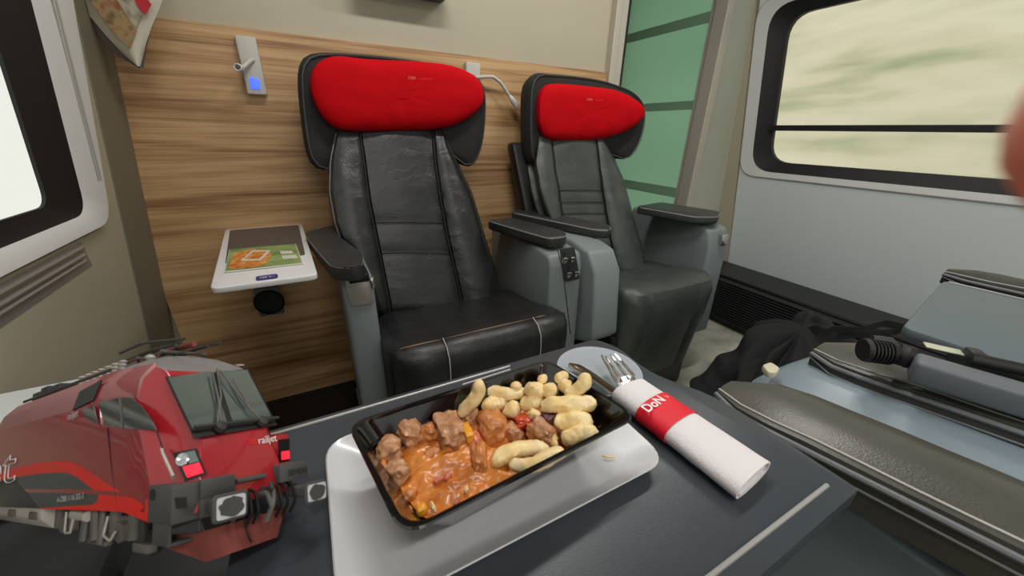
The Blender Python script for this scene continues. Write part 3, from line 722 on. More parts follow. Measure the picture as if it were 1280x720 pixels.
q = opl(893, 283, (0, 1, 0), .944)
obj('control_panel', MB().box((1.53, .936, .585), (1.575, .948, .635)), 'chrome', s2, bevel=.004)
q = MB().box((.93, .91, .14), (.99, .95, .22)); obj('foot_lever', q, 'plastic_dark', s2, bevel=.012)

# ---------------- the photographer's seat (only its right armrest shows) and the one beside it
def quad_pad(parent, fl, fr, br, bl, zf, zb_, th, m, name='armrest_pad'):
    """fl.. (x,y): top outline; z from zf (front) to zb_ (rear)"""
    y0, y1 = fl[1], bl[1]
    def z(y): return zf+(zb_-zf)*(y-y0)/(y1-y0)
    N = 14; M_ = 12; mb = MB(); loops = []
    for i in range(N+1):
        t = i/N; y = y0+(y1-y0)*t
        cap = min(1, max(.0, t/.16)); k = math.sqrt(1-(1-cap)**2)
        xl = fl[0]+(bl[0]-fl[0])*t; xr = fr[0]+(br[0]-fr[0])*t; c = (xl+xr)/2-.35*(xr-xl)*(1-k)*.3; w = (xr-xl)/2*(.35+.65*k)
        zz = z(y); h = th*(.55+.45*k)
        L_ = []
        for q, s in [(-1, 0), (-.985, .12), (-.86, .18), (-.4, .30), (.0, .35), (.4, .34), (.86, .26), (.985, .15), (1, 0), (1, -.6), (.94, -.95), (.8, -1), (-.8, -1), (-.94, -.95), (-1, -.6)]:
            L_.append(V((c+w*q, y, zz+h*s+(.0025*noise.noise(V((q*2, y*14, 5))) if s > .05 else 0))))
        loops.append(L_)
    mb.ring(loops, 0, True, True)
    o = obj(name, mb, m, parent)
    side = [l[0]+V((-.001, 0, -.002)) for l in loops]; obj('piping', MB().tube(side, .0036, 8), 'stitch', o)
    side = [l[2]+V((0, 0, .0006)) for l in loops]; obj('stitching', MB().tube(side, .0014, 6), 'stitch_pale', o)
    side = [l[0].lerp(l[-1], .55)+V((-.0012, 0, 0)) for l in loops]; obj('stitching', MB().tube(side, .0016, 6), 'stitch', o)
    return o
s3 = thing('train_seat', "photographer's own seat, only its padded right armrest and grey side showing beside the table", 'seat', (.2, -.4, FZ), 'seats facing the wood wall')
quad_pad(s3, (.432, .232), (.548, .234), (.568, -.30), (.480, -.30), .69, .745, .05, 'leather_taupe')
side_panel(s3, .492, .578, [(.16, .622), (.06, .628), (-.5, .628), (-.5, .15), (.10, .15), (.13, .45)], 'plastic_blue', .012)
obj('armrest_bracket', MB().box((.51, -.3, .615), (.56, .15, .645)), 'black', s3, bevel=.006)
obj('seat_cushion', MB().box((-.07, -.95, .28), (.47, -.42, .47)), 'leather', s3, bevel=.05, seg=4)
obj('seat_base', MB().box((0, -.95, FZ), (.42, -.45, .30)), 'black', s3, bevel=.02)
s4 = thing('train_seat', "seat beside the photographer's, its left armrest carrying the folded black handle", 'seat', (1.0, -.4, FZ), 'seats facing the wood wall')
quad_pad(s4, (.672, .228), (.815, .226), (.83, -.30), (.735, -.30), .69, .735, .05, 'leather_taupe')
# blue-grey shell between the two armrests, with a raised curved ridge
mb = MB(); N = 20
rows = []
for i in range(N+1):
    y = .275-.64*i/N; t = i/N
    k = min(1, i/4); k = math.sqrt(max(0, 1-(1-k)**2))
    zt = .62+.055*k+.03*t
    xs = [(.585, zt-.10), (.590, zt-.035), (.605, zt-.022), (.63, zt-.016), (.648, zt-.002), (.660, zt), (.70, zt+.001), (.76, zt), (.79, zt-.03), (.80, zt-.12)]
    rows.append([V((x, y, z)) for x, z in xs]+[V((.80, y, .15)), V((.585, y, .15))])
mb.ring(rows, 0, True, True)
obj('side_panel', mb, 'plastic_blue', s4)
obj('belt_tab', MB().prism(round_poly([oz(u, v, .664) for u, v in ((950, 463), (961, 459), (973, 467), (968, 474), (958, 473))], .006, 4), (0, 0, .012)), 'beige', s4, bevel=.003, label='beige plastic tab between the two armrest tips')
rg = MB(); rg.tube([oz(u, v, .662) for u, v in ((1003, 466), (1014, 461), (1030, 460), (1046, 464), (1060, 469))], [.001, .003, .0035, .003, .001], 8)
obj('moulded_ridge', rg, 'plastic_blue', s4)
obj('seat_cushion', MB().box((.86, -.95, .28), (1.32, -.42, .47)), 'leather', s4, bevel=.05, seg=4)
obj('seat_base', MB().box((.9, -.95, FZ), (1.30, -.45, .30)), 'black', s4, bevel=.02)
# padded bar at the far right: the right armrest of that seat
r0, r1 = ox(1216, 347, 1.42), ox(1285, 366, 1.42)
quad_pad(s4, (1.37, .26), (1.47, .26), (1.47, -.30), (1.37, -.30), r0.z-.0, r0.z+.01, .045, 'leather_arm')
side_panel(s4, 1.38, 1.46, [(.2, r0.z-.04), (-.5, r0.z-.04), (-.5, .15), (.15, .15)], 'plastic_dark', .01)
# second table, by the right window
st_ = thing('folding_table', 'blue grey folding table on the right below the window, beyond the black handle', 'table', (1.05, 0, TZ))
tp = [oz(u, v, TZ) for u, v in ((1128, 408), (1180, 350), (1282, 373.5))]
e = tp[2]-tp[1]; pts = [tp[0], tp[1], tp[1]+e*4, V((.86, -.25, TZ))]
pts = round_poly([V((p.x, p.y, TZ)) for p in pts], [.015, .02, .02, .02], 4)
obj('table_top', MB().prism([p-V((0, 0, .018)) for p in pts], (0, 0, .018)), 'table_blue', st_, bevel=.004)
dn = V((e.x, e.y, 0)).normalized(); off = V((-.012, 0, .0006))
obj('edge_strip', MB().tube([tp[1]+off+dn*.01, tp[1]+off+dn*.45], .0022, 6), 'table_groove', st_)
obj('wall_bracket', MB().box((.98, -.32, .30), (1.22, -.10, TZ-.018)), 'plastic_dark', st_, bevel=.01)
# ================================================================== TABLE
tb = thing('folding_table', 'dark grey folding table carrying the meal, its back corner notched', 'table', (.15, .22, TZ))
out = [(-.098, .055), (.3955, .0575), (.397, .200), (.362, .262), (.361, .300), (.366, .338), (.348, .3725), (-.098, .3725)]
tp = round_poly([V((x, y, TZ)) for x, y in out], [.012, .006, .04, .03, .02, .02, .012, .012], 4)
obj('table_top', MB().prism([p-V((0, 0, .02)) for p in tp], (0, 0, .02)), 'table', tb, bevel=.003)
gr = MB(); gr.tube([V((.372, .0735, TZ+.0003)), V((-.08, .0735, TZ+.0003))], .0020, 8)
obj('edge_strip', gr, 'table_groove', tb)
gr = MB(); gr.tube([V((.196, .3635, TZ+.0003)), V((-.09, .3635, TZ+.0003))], .0018, 8)
obj('edge_strip', gr, 'table_groove', tb)
obj('edge_strip', MB().tube([oz(638, 462, TZ), oz(578, 481, TZ)], .0013, 8), 'table_groove', tb)
# round cup recess in the back corner
ctr = V((.300, .305, TZ)); rr = .052
rc = MB(); rc.lathe(ctr, (0, 0, 1), [(0, rr+.004), (.0014, rr+.004), (.0022, rr+.002), (.0018, rr), (.0008, rr-.006), (.0006, 0)], 48)
obj('cup_recess', rc, 'recess', tb, label='pale round cup recess')
obj('table_arm', MB().box((-.235, -.10, TZ-.20), (.04, .42, TZ-.13)).box((-.08, .09, TZ-.14), (.02, .34, TZ-.02)), 'plastic_dark', tb, bevel=.008)
obj('support_post', MB().hexa([V((-.235, .09, FZ)), V((.06, .09, FZ)), V((.06, .34, FZ)), V((-.235, .34, FZ)), V((-.20, .10, TZ-.19)), V((.0, .10, TZ-.19)), V((.0, .33, TZ-.19)), V((-.20, .33, TZ-.19))]), 'plastic_dark', tb, bevel=.01)
# ------------------------------------------------------------------ plate and dish
PZ = TZ
pl = [V((-.029, .150, 0)), V((.250, .150, 0)), V((.250, .312, 0)), V((-.029, .312, 0))]
pc = sum(pl, V())/4
def rr_loop(q, s, dz, r): return [V((p.x, p.y, dz)) for p in round_poly([pc+(a-pc)*1.0-(a-pc).normalized()*s*1.35 for a in q], r, 6)]
mb = MB()
mb.ring([rr_loop(pl, .026, PZ, .02), rr_loop(pl, .018, PZ+.001, .02), rr_loop(pl, .002, PZ+.013, .024), rr_loop(pl, 0, PZ+.0155, .025), rr_loop(pl, .001, PZ+.0165, .025), rr_loop(pl, .004, PZ+.0155, .024), rr_loop(pl, .020, PZ+.0055, .02), rr_loop(pl, .028, PZ+.0045, .018)], 0, True, True)
plate = obj('serving_plate', mb, 'porcelain_white', origin=(pc.x, pc.y, PZ))
tag(plate, 'pale rectangular plate under the black dish', 'plate')
RZ = .793
rim = [oz(u, v, RZ) for u, v in ((433, 530), (503, 674), (799, 522), (685, 449))]   # left, front, right, back
rim = [rim[1], rim[2], rim[3], rim[0]]
bc_ = sum(rim, V())/4; BZ = PZ+.0050
def bl_(s, z, r, k=1): 
    q = []
    for p in rim:
        w = p-bc_; q.append(V((bc_.x+w.x-math.copysign(s, w.x), bc_.y+w.y-math.copysign(s, w.y), z)))
    return round_poly(q, r, 6)
mb = MB()
mb.ring([bl_(.040, BZ, .012), bl_(.033, BZ, .012), bl_(.030, BZ+.004, .013), bl_(.004, RZ-.004, .017), bl_(.0012, RZ-.0008, .017), bl_(.0, RZ, .017), bl_(.001, RZ+.0012, .017), bl_(.004, RZ+.0012, .0165), bl_(.0055, RZ-.001, .016), bl_(.028, BZ+.010, .012), bl_(.034, BZ+.006, .011)], 0, True, True)
dish = obj('serving_dish', mb, 'porcelain_black', origin=(bc_.x, bc_.y, BZ))
tag(dish, 'black rectangular glazed dish holding stew and dumplings', 'dish')
# ------------------------------------------------------------------ stew
FZ0 = .7665                                  # sauce level
def inner(z): # inner wall offset of the dish at height z
    t = (z-(BZ+.010))/((RZ-.001)-(BZ+.010)); return .028+(.0055-.028)*t
mb = MB(); N = 70; W_ = 48
off = inner(FZ0)+.0012
q = [V((bc_.x+(p-bc_).x-math.copysign(off, (p-bc_).x), bc_.y+(p-bc_).y-math.copysign(off, (p-bc_).y), FZ0)) for p in rim]
vs = []
for i in range(N+1):
    for j in range(W_+1):
        s, t = i/N, j/W_
        Lx_, Ly_, r_c = (q[1]-q[0]).length, (q[3]-q[0]).length, .015
        ax_, ay_ = s*Lx_, t*Ly_
        cx_, cy_ = min(max(ax_, r_c), Lx_-r_c), min(max(ay_, r_c), Ly_-r_c)
        ex, ey = ax_-cx_, ay_-cy_; mx_, hy_ = max(abs(ex), abs(ey)), math.hypot(ex, ey)
        if hy_ > 1e-9: ax_, ay_ = cx_+ex*mx_/hy_, cy_+ey*mx_/hy_
        p = q[0].lerp(q[1], ax_/Lx_).lerp(q[3].lerp(q[2], ax_/Lx_), ay_/Ly_)
        e = min(s*1.4, 1-s, t, 1-t); ed = min(1, e/.08)
        h = .004*noise.noise(V((s*9, t*6, 1)))+.0026*noise.noise(V((s*24, t*15, 2)))+.0013*noise.noise(V((s*60, t*36, 3)))
        mound = .006*math.exp(-((s-.36)**2/.05+(t-.62)**2/.12))-.016*max(0, s-.55)
        sl = -.005*max(0, 1-s/.12)
        vs.append(V((p.x, p.y, FZ0+(h+mound+sl)*ed)))
fs = [(i*(W_+1)+j, (i+1)*(W_+1)+j, (i+1)*(W_+1)+j+1, i*(W_+1)+j+1) for i in range(N) for j in range(W_)]
n0 = len(vs); zb0 = BZ+.0085; off0 = inner(zb0)+.012
vs += [V((bc_.x+(p-bc_).x-math.copysign(off0, (p-bc_).x), bc_.y+(p-bc_).y-math.copysign(off0, (p-bc_).y), zb0)) for p in rim]
g_ = lambda i, j: i*(W_+1)+j
fs += [tuple([g_(i, 0) for i in range(N, -1, -1)]+[n0, n0+1]), tuple([g_(N, j) for j in range(W_, -1, -1)]+[n0+1, n0+2]), tuple([g_(i, W_) for i in range(N+1)]+[n0+2, n0+3]), tuple([g_(0, j) for j in range(W_+1)]+[n0+3, n0]), (n0, n0+3, n0+2, n0+1)]
mb.add(vs, fs)
sauce = obj('sauce', mb, 'sauce', origin=(bc_.x, bc_.y, FZ0)); tag(sauce, 'orange brown paprika sauce filling the left of the black dish', 'sauce', kind='stuff')
def pxsize(p): return depth(p)/F
def blob(name, u, v, ru, rv, z, m, label, cat, seed, group=None, rz=None, amp=.3, cub=.0, tilt=0):
    p = oz(u, v, z); k = pxsize(p)*1.17
    bm = bmesh.new(); bmesh.ops.create_icosphere(bm, subdivisions=4, radius=1)
    ax, ay = ru*k, rv*k*1.15; az = rz if rz else min(ax, ay)*.8
    ct, st2 = math.cos(tilt), math.sin(tilt)
    mb = MB(); vs = []
    for w in bm.verts:
        c = V(w.co)
        mx = max(abs(c.x), abs(c.y), abs(c.z)); c = c.lerp(c/mx*.82, cub)
        d = 1+amp*noise.noise(c*1.3+V((seed*5.1, seed, 0)))+amp*.45*noise.noise(c*3.4+V((seed, seed*2.7, 3)))+amp*.16*noise.noise(c*9+V((seed, 1, seed)))
        x, y, zz = c.x*ax*d, c.y*ay*d, c.z*az*d
        vs.append(p+V((x*ct-y*st2, x*st2+y*ct, zz)))
    bm.faces.ensure_lookup_table()
    mb.add(vs, [tuple(w.index for w in f_.verts) for f_ in bm.faces]); bm.free()
    o = obj(name, mb, m, origin=p); tag(o, label, cat, group); return o
MT = [
 (510, 537, 13, 19, .776, 'meat', 'upright wedge of stewed beef against the back left of the dish', .55, .010, .2),
 (486, 563, 14, 14, .773, 'meat', 'rounded chunk of stewed beef nearest the left wall of the dish', .3, .009, .1),
 (497, 589, 13, 12, .770, 'meat', 'slanted chunk of stewed beef half sunk in the sauce, left side', .5, .007, .6),
 (536, 541, 11, 10, .773, 'meat_sauce', 'small sauce coated beef chunk between the two tall beef chunks', .3, .008, 0),
 (562, 537, 16, 20, .776, 'meat', 'tall flat topped chunk of stewed beef left of the yellow pepper strip', .6, .011, -.1),
 (589, 524, 11, 8, .772, 'meat', 'pale beef shred under the upright left dumpling', .3, .007, 0),
 (616, 532, 16, 16, .775, 'meat_sauce', 'large sauce covered beef chunk in the middle of the dish', .35, .011, 0),
 (640, 541, 9, 10, .771, 'meat', 'brown beef chunk just right of the large sauce covered chunk', .4, .008, .3),
 (677, 540, 11, 14, .776, 'meat', 'pointed brown beef chunk beside the stacked dumplings on the right', .5, .010, .5),
 (599, 572, 9, 16, .770, 'meat_sauce', 'sauce coated strip of beef left of the curved front dumpling', .3, .008, -.3),
 (479, 589, 7, 10, .769, 'meat_sauce', 'small beef lump against the left wall below the rounded chunk', .3, .007, 0),
 (508, 644, 9, 7, .766, 'meat_sauce', 'small glazed beef lump in the front left corner of the dish', .3, .006, 0),
 (540, 568, 10, 7, .768, 'meat_sauce', 'thin beef lump in the sauce below the small coated chunk', .3, .006, .3),
 (512, 620, 9, 6, .766, 'meat_sauce', 'low beef shred in the sauce above the glazed corner lump', .3, .0055, .2),
]
for i, (u, v, a, b, z, m, lab, cb, rz, tl) in enumerate(MT): blob('beef_chunk', u, v, a, b, z, m, lab, 'meat', i+1, 'beef chunks in the stew', rz, .32, cb, tl)
blob('pepper_strip', 584, 541, 5.5, 12, .777, 'pepper_yellow', 'yellow pepper strip standing in the stew beside the tall beef chunk', 'vegetable', 21, None, .006, .15, .7)
blob('pepper_disc', 527, 637, 6.5, 6, .7675, 'pepper_yellow', 'yellow pepper piece in the sauce near the front left corner', 'vegetable', 22, None, .004, .15, .3)
blob('pepper_chunk', 657, 527, 12, 7, .774, 'pepper_red', 'orange red pepper piece among the small dumplings', 'vegetable', 23, None, .007, .35, .4)
blob('tomato_piece', 592, 551, 9, 9, .771, 'tomato', 'pink tomato piece below the yellow pepper strip', 'vegetable', 24, None, .007, .3, .4)
blob('tomato_piece', 665, 535, 7, 4, .774, 'tomato', 'shiny pink tomato sliver next to the orange red pepper piece', 'vegetable', 25, None, .006, .3, .3)
blob('onion_piece', 686, 521, 8, 8, .776, 'onion', 'purple onion piece between the small dumplings and the right stack', 'vegetable', 26, None, .007, .3, .5)
for i, (u, v, a, b, tl) in enumerate(((571, 628, 6, 2.4, .9), (583, 612, 4, 2, 1.2), (548, 600, 6, 3, .2), (541, 634, 2.5, 6, .1), (560, 596, 5, 3, .4))):
    blob('onion_shred', u, v, a, b, .770, ['tomato', 'noodle'][i % 2], ['pale pink shred in the sauce near the front rim', 'short pale shred behind the front rim shred', 'pinkish shred in the middle of the sauce', 'thin upright shred beside the yellow pepper piece', 'small pale shred right of the middle shred'][i], 'shred', 40+i, 'shreds in the sauce', .003, .25, .2, tl)
# ------------------------------------------------------------------ dumplings
ND = [
 ([(600, 474), (599, 490), (589, 507), (573, 518)], 15, (.812, .775), 'long bent dumpling standing up against the back rim, leftmost'),
 ([(605, 486), (622, 492), (640, 494), (658, 489)], 13, (.782, .786), 'long lumpy dumpling along the back of the dish'),
 ([(603, 511), (617, 504), (634, 500)], 16, (.776, .778), 'smooth oval dumpling beside the foot of the leftmost bent dumpling'),
 ([(631, 516), (640, 512), (652, 510)], 18, (.776, .778), 'short round dumpling touching the sauce covered beef'),
 ([(645, 477), (644, 489)], 12, (.795, .787), 'small knob shaped dumpling behind the long lumpy one'),
 ([(660, 479), (668, 488), (676, 496)], 21, (.796, .790), 'thick lumpy dumpling at the back centre of the pile'),
 ([(651, 505), (664, 503), (679, 500)], 16, (.783, .786), 'stubby dumpling below the thick lumpy one'),
 ([(667, 511), (667, 526)], 14, (.784, .778), 'short upright dumpling beside the orange red pepper'),
 ([(673, 470), (682, 478)], 11, (.800, .797), 'cut square dumpling end at the very back of the pile'),
 ([(688, 478), (687, 497)], 17, (.797, .790), 'knobbly dumpling right of the thick lumpy one'),
 ([(692, 475), (710, 469)], 11, (.800, .802), 'thin dumpling tip pointing at the back right corner'),
 ([(699, 485), (714, 478)], 14, (.794, .797), 'small crumbly dumpling behind the upright right one'),
 ([(731, 466), (733, 480), (722, 490), (706, 494)], 14, (.812, .790), 'curved dumpling standing up at the back right'),
 ([(676, 505), (698, 508), (726, 503), (746, 507)], 19, (.789, .792), 'long pointed dumpling topmost of the right hand stack'),
 ([(691, 529), (715, 525), (743, 526)], 20, (.783, .786), 'fat dumpling second from top of the right hand stack'),
 ([(703, 553), (714, 544), (735, 540), (750, 543)], 18, (.778, .787), 'hooked dumpling lowest of the right hand stack'),
 ([(615, 582), (634, 565), (662, 558), (687, 565)], 18, (.771, .777), 'large smooth curved dumpling in front of the beef'),
 ([(638, 580), (655, 586), (680, 575), (706, 563)], 16, (.776, .790), 'long dumpling lying along the front rim'),
 ([(688, 546), (697, 549)], 12, (.775, .775), 'small dumpling bit left of the hooked one'),
 ([(689, 557), (698, 555)], 14, (.772, .772), 'round dumpling bit behind the long front dumpling'),
]
for i, (px, wd, (za, zb_), lab) in enumerate(ND):
    n_ = len(px); pts = [oz(u, v, za+(zb_-za)*k/(n_-1)) for k, (u, v) in enumerate(px)]
    # smooth path
    P_ = resample(pts, 7, False)
    for _ in range(2): P_ = [P_[0]]+[(P_[k-1]+P_[k]*2+P_[k+1])/4 for k in range(1, len(P_)-1)]+[P_[-1]]
    P_ = resample(P_, 29, False); L_ = sum((b-a).length for a, b in zip(P_, P_[1:]))
    r0_ = wd*pxsize(P_[14])/2*1.13
    rs = []
    for k in range(29):
        t = k/28; e = min(t, 1-t)*L_/ (r0_*1.0); rs.append(r0_*math.sqrt(max(.02, 1-max(0, 1-e)**2))*(.86+.2*math.sin(PI*t)))
    a_ = (P_[0]-P_[1]).normalized(); 
    mb = MB().tube(P_, rs, 20)
    for k, w in enumerate(mb.v):
        mb.v[k] = w+V(noise.noise_vector(w*85+V((i, i*2, 0))))*r0_*.30+V(noise.noise_vector(w*330+V((i, 0, i))))*r0_*.12
    o = obj('dumpling', mb, 'noodle', origin=P_[14]); tag(o, lab, 'dumpling', 'dumplings in the black dish')
# stray crumb on the plate
o = obj('dumpling_crumb', MB().tube([oz(u, v, PZ+.0075) for u, v in ((754, 569), (759, 571), (770, 571))], [.0009, .0012, .0007], 8), 'noodle', origin=oz(760, 571, PZ+.0075)); tag(o, 'thin crumb of dough lying on the pale plate', 'crumb')
# ------------------------------------------------------------------ cutlery and napkin
def flat_bar(px, w, z, th, name, m, parent):   # path with widths in px, lens shaped section
    pts = [oz(u, v, zz) for (u, v), zz in zip(px, z)]
    mb = MB(); loops = []
    for i, p in enumerate(pts):
        t = (pts[min(i+1, len(pts)-1)]-pts[max(i-1, 0)]); t.z = 0; t.normalize(); s = V((t.y, -t.x, 0)); h = w[i]*pxsize(p)/2
        loops.append([p+s*h*c+V((0, 0, th*sn)) for c, sn in ((-1, 0), (-.6, .8), (0, 1), (.6, .8), (1, 0), (.6, -.8), (0, -1), (-.6, -.8))])
    mb.ring(loops, 0, True, True); return obj(name, mb, m, parent)
kn = thing('table_knife', 'dark mirrored steel knife handle lying between the dish and the fork', 'knife', oz(740, 472, TZ+.008))
kz = [.740]*4+[.743, .747]
flat_bar([(711, 456), (714, 457), (722, 459), (742, 471), (764, 487), (800, 512)], [3, 9, 13, 13, 12, 11], kz, .003, 'handle', 'steel_warm', kn)
fk = thing('table_fork', 'bright steel fork sticking out of the rolled napkin', 'fork', oz(785, 475, .757))
tips = [(752, 444), (757, 445), (763, 443), (768, 442)]; roots = [(771, 478), (777, 477), (785, 474), (792, 469)]
for t, r in zip(tips, roots):
    pts = [oz(t[0]+(r[0]-t[0])*k/8, t[1]+(r[1]-t[1])*k/8, .7555-.004*math.sin(PI*k/8)) for k in range(9)]
    obj('tine', MB().tube(pts, [.0009]+[.0019]*8, 8), 'chrome', fk)
flat_bar([(780, 471), (782, 475), (786, 480), (792, 486), (800, 492), (808, 498), (820, 508)], [27, 27, 28, 27, 23, 15, 10], [.7552, .7545, .7530, .7510, .748, .746, .744], .0013, 'neck', 'chrome', fk)
# napkin roll: oval tube with wrapped layers, along the pixel axis
nk = thing('napkin_roll', 'white paper napkin rolled around the cutlery with a red band', 'napkin', oz(865, 540, .745))
NA, NB = oz(787, 486, .746), oz(944, 596, .746)
ax_ = (NB-NA); ax_.z = 0; Ln = ax_.length; ax_.normalize(); sd = V((-ax_.y, ax_.x, 0)); 
if sd.y < 0: sd = -sd
def nap_loop(t, grow=0, hw=.0285, hh=.0125, skew=0):
    c = NA.lerp(NB, t); l = []
    for k in range(36):
        a = 2*PI*k/36; cx_, sz_ = math.cos(a), math.sin(a)
        x = math.copysign(abs(cx_)**.75, cx_)*(hw+grow); z = math.copysign(abs(sz_)**.85, sz_)*(hh+grow)
        p = c+sd*x+ax_*(skew*cx_); z = TZ+.0006+hh+z
        p = V((p.x, p.y, z)); w = .0006*noise.noise(V((t*9, cx_*2, sz_*2+4)))
        l.append(p+V((0, 0, w)))
    return l
mb = MB(); ls = [nap_loop(i/16, -.0005+.002*(1-i/16)*0, .0295-.004*(1-i/16), .0135-.002*i/16, .004*(i == 0)) for i in range(17)]
inn = []
for g in (-.0008, -.0012): inn.append([p.lerp(sum(ls[-1], V())/36, .10) for p in ls[-1]])
deep = [p-ax_*.03 for p in inn[0]]
mb.ring(ls+[inn[0], deep], 0, True, True)
obj('napkin_wrap', mb, 'napkin', nk)
# inner folded layers visible at the near end
for s, w_, zz in ((.0, .022, .0045), (.002, .021, .0095), (.001, .018, .015)):
    l = []; c = NB
    mb = MB(); 
    a = [c+sd*w_+V((0, 0, 0)), c-sd*w_, c-sd*w_-ax_*.05, c+sd*w_-ax_*.05]
    mb.prism([V((p.x, p.y, TZ+.002+zz)) + ax_*(.0006-s) for p in a], (0, 0, .0028)); obj('folded_layer', mb, 'napkin', nk, bevel=.001)
fl_ = MB(); ww = .0295
fp = [NB+sd*t*ww-ax_*(.0 if t < .9 else .004) for t in (-.95, -.5, 0, .5, .95)]
# red band
b0, b1 = .225, .485
mb = MB(); ls = [nap_loop(b0+(b1-b0)*i/6, .0008, .0295-.004*(1-(b0+(b1-b0)*i/6)), .0135-.002*(b0+(b1-b0)*i/6)) for i in range(7)]
mb.ring(ls+[[p.lerp(sum(ls[-1], V())/36, .02) for p in ls[-1]]][:1]); 
ls_in = [[p.lerp(sum(l, V())/36, .03) for p in l] for l in (ls[-1], ls[0])]
mb = MB().ring(ls+[ls_in[0], ls_in[1], ls[0]]); band = obj('paper_band', mb, 'red_paper', nk, label='red paper band')
tz = TZ+.0006+2*.0127+.0012
A_, B_ = oz(810, 516, tz), oz(832, 501, tz); xd = (B_-A_); yd = V((-xd.y, xd.x, 0))
text('band_lettering', 'DoN', .0145, A_, xd, yd, 'letter_white', band, width=xd.length*.98, extr=.0006, bold=.02)
A2 = oz(834, 498, tz); text('band_lettering', "'s", .006, A2, xd, yd, 'letter_white', band, extr=.0006)
# ------------------------------------------------------------------ folded handle on the right armrest
hd = thing('folding_stick', 'grey folding stick with a ribbed black knob lying on the far armrest', 'folding stick', oz(1140, 450, .72))
hz = .744
def oh(u, v, dz=0): return oz(u, v, hz+dz)
k0, k1 = oh(1078, 437), oh(1118, 442)
ka = (k1-k0).normalized(); Lk = (k1-k0).length; kr = 14*pxsize(k0)
pr_ = [(0, kr*.6), (.0, kr*.95), (Lk*.08, kr*1.05), (Lk*.14, kr*1.08)]
for j in range(6):
    a = Lk*(.18+.11*j); pr_ += [(a, kr*.86), (a+Lk*.03, kr*.86), (a+Lk*.035, kr*1.06), (a+Lk*.085, kr*1.06)]
pr_ += [(Lk*.88, kr*.98), (Lk*1.02, kr*.9), (Lk*1.03, kr*.5)]
obj('ribbed_knob', MB().lathe(k0, ka, pr_, 26), 'rubber', hd)
tnb = oh(1105, 424, .012); obj('thumb_disc', MB().lathe(tnb-V((0, 0, .008)), (0, .1, 1), [(0, 0), (0, .012), (.006, .0125), (.009, .010), (.010, 0)], 24), 'rubber', hd)
obj('yoke', MB().tube([oh(1090, 424, .012), oh(1112, 428, .012), oh(1122, 436, .008)], [.006, .008, .005], 10), 'plastic_dark', hd)
j0, j1 = oh(1121, 442), oh(1138, 447)
ja = (j1-j0).normalized(); Lj = (j1-j0).length
obj('joint', MB().lathe(j0, ja, [(0, kr*.5), (0, kr*.8), (Lj*.1, kr*.95), (Lj*.7, kr*.95), (Lj*.8, kr*1.02), (Lj*1.2, kr*.9), (Lj*1.25, 0)], 24), 'rubber', hd)
def bar(u0v0, u1v1, hwid, h0, h1, name, m, bev, over=0):
    a, b = oh(*u0v0), oh(*u1v1); t = (b-a); b = b+t*over; t.normalize(); s = V((-t.y, t.x, 0)).normalized()*hwid
    p = [a-s, b-s, b+s, a+s]; return obj(name, MB().hexa([x+V((0, 0, h0)) for x in p]+[x+V((0, 0, h1)) for x in p]), m, hd, bevel=bev, seg=3)
bar((1140, 455), (1280, 497), .019, -.020, .013, 'body', 'handle_grey', .006, .6)
bar((1150, 441), (1197, 452), .0085, .0125, .0150, 'label_plate', 'label_beige', .0015)
bar((1200, 455), (1220, 459), .010, .011, .024, 'clamp', 'plastic_dark', .003)
a, b = oh(1212, 448, .016), oh(1290, 465, .016); obj('tube', MB().tube([a, b+(b-a)*.7], .0085, 16), 'rubber', hd)
bar((1250, 468), (1268, 474), .004, .0125, .0137, 'body_slot', 'seam', .0004)
# ------------------------------------------------------------------ black jacket heaped behind the armrests
jk = MB(); random.seed(2); nu, nv = 56, 34; vs = []
jc = V((1.50, .54, FZ)); 
for j in range(nv+1):
    t = j/nv
    for i in range(nu):
        a = 2*PI*i/nu; dx, dy = math.cos(a), math.sin(a)
        r = (1-.96*t**3.2)**.6
        z = .46*t**.9
        w = V((jc.x+dx*.40*r, jc.y+dy*.24*r, jc.z+z+.05*dx*t))
        nn = noise.noise(V((dx*1.4, dy*1.4, t*2.2)))*.075+abs(noise.noise(V((dx*2.6+9, dy*2.6, t*3.2))))*-.075+abs(noise.noise(V((dx*5+2, dy*5, t*6))))*-.03
        vs.append(w+V((dx, dy, .5))*nn*(.35+.65*min(1, t*3))*(1 if t < .98 else .3))
fs = [(j*nu+i, j*nu+(i+1) % nu, (j+1)*nu+(i+1) % nu, (j+1)*nu+i) for j in range(nv) for i in range(nu)]
fs += [tuple(reversed(range(nu))), tuple(range(nv*nu, (nv+1)*nu))]
jk.add(vs, fs)
for k, w in enumerate(jk.v):
    if w.z < FZ+.002: jk.v[k] = V((w.x, w.y, FZ+.002))
jt = thing('jacket', 'black cloth jacket heaped between the farther seat and the armrests', 'jacket', (jc.x, jc.y, FZ))
obj('cloth', jk, 'jacket', jt, sub=1)
st = MB(); sp = [oz(u, v, z) for u, v, z in ((1022, 432, .40), (1028, 418, .43), (1040, 411, .45), (1075, 413, .45), (1105, 404, .47), (1135, 410, .46), (1120, 415, .44), (1080, 418, .43), (1045, 420, .42))]
sp = resample(sp, 40, False)
lo = []
for p in sp: lo.append([p+V((x, 0, z)) for x, z in ((-.003, -.012), (.003, -.012), (.003, .012), (-.003, .012))])
st.ring(lo, 0, True, True); obj('strap', st, 'jacket', jt)
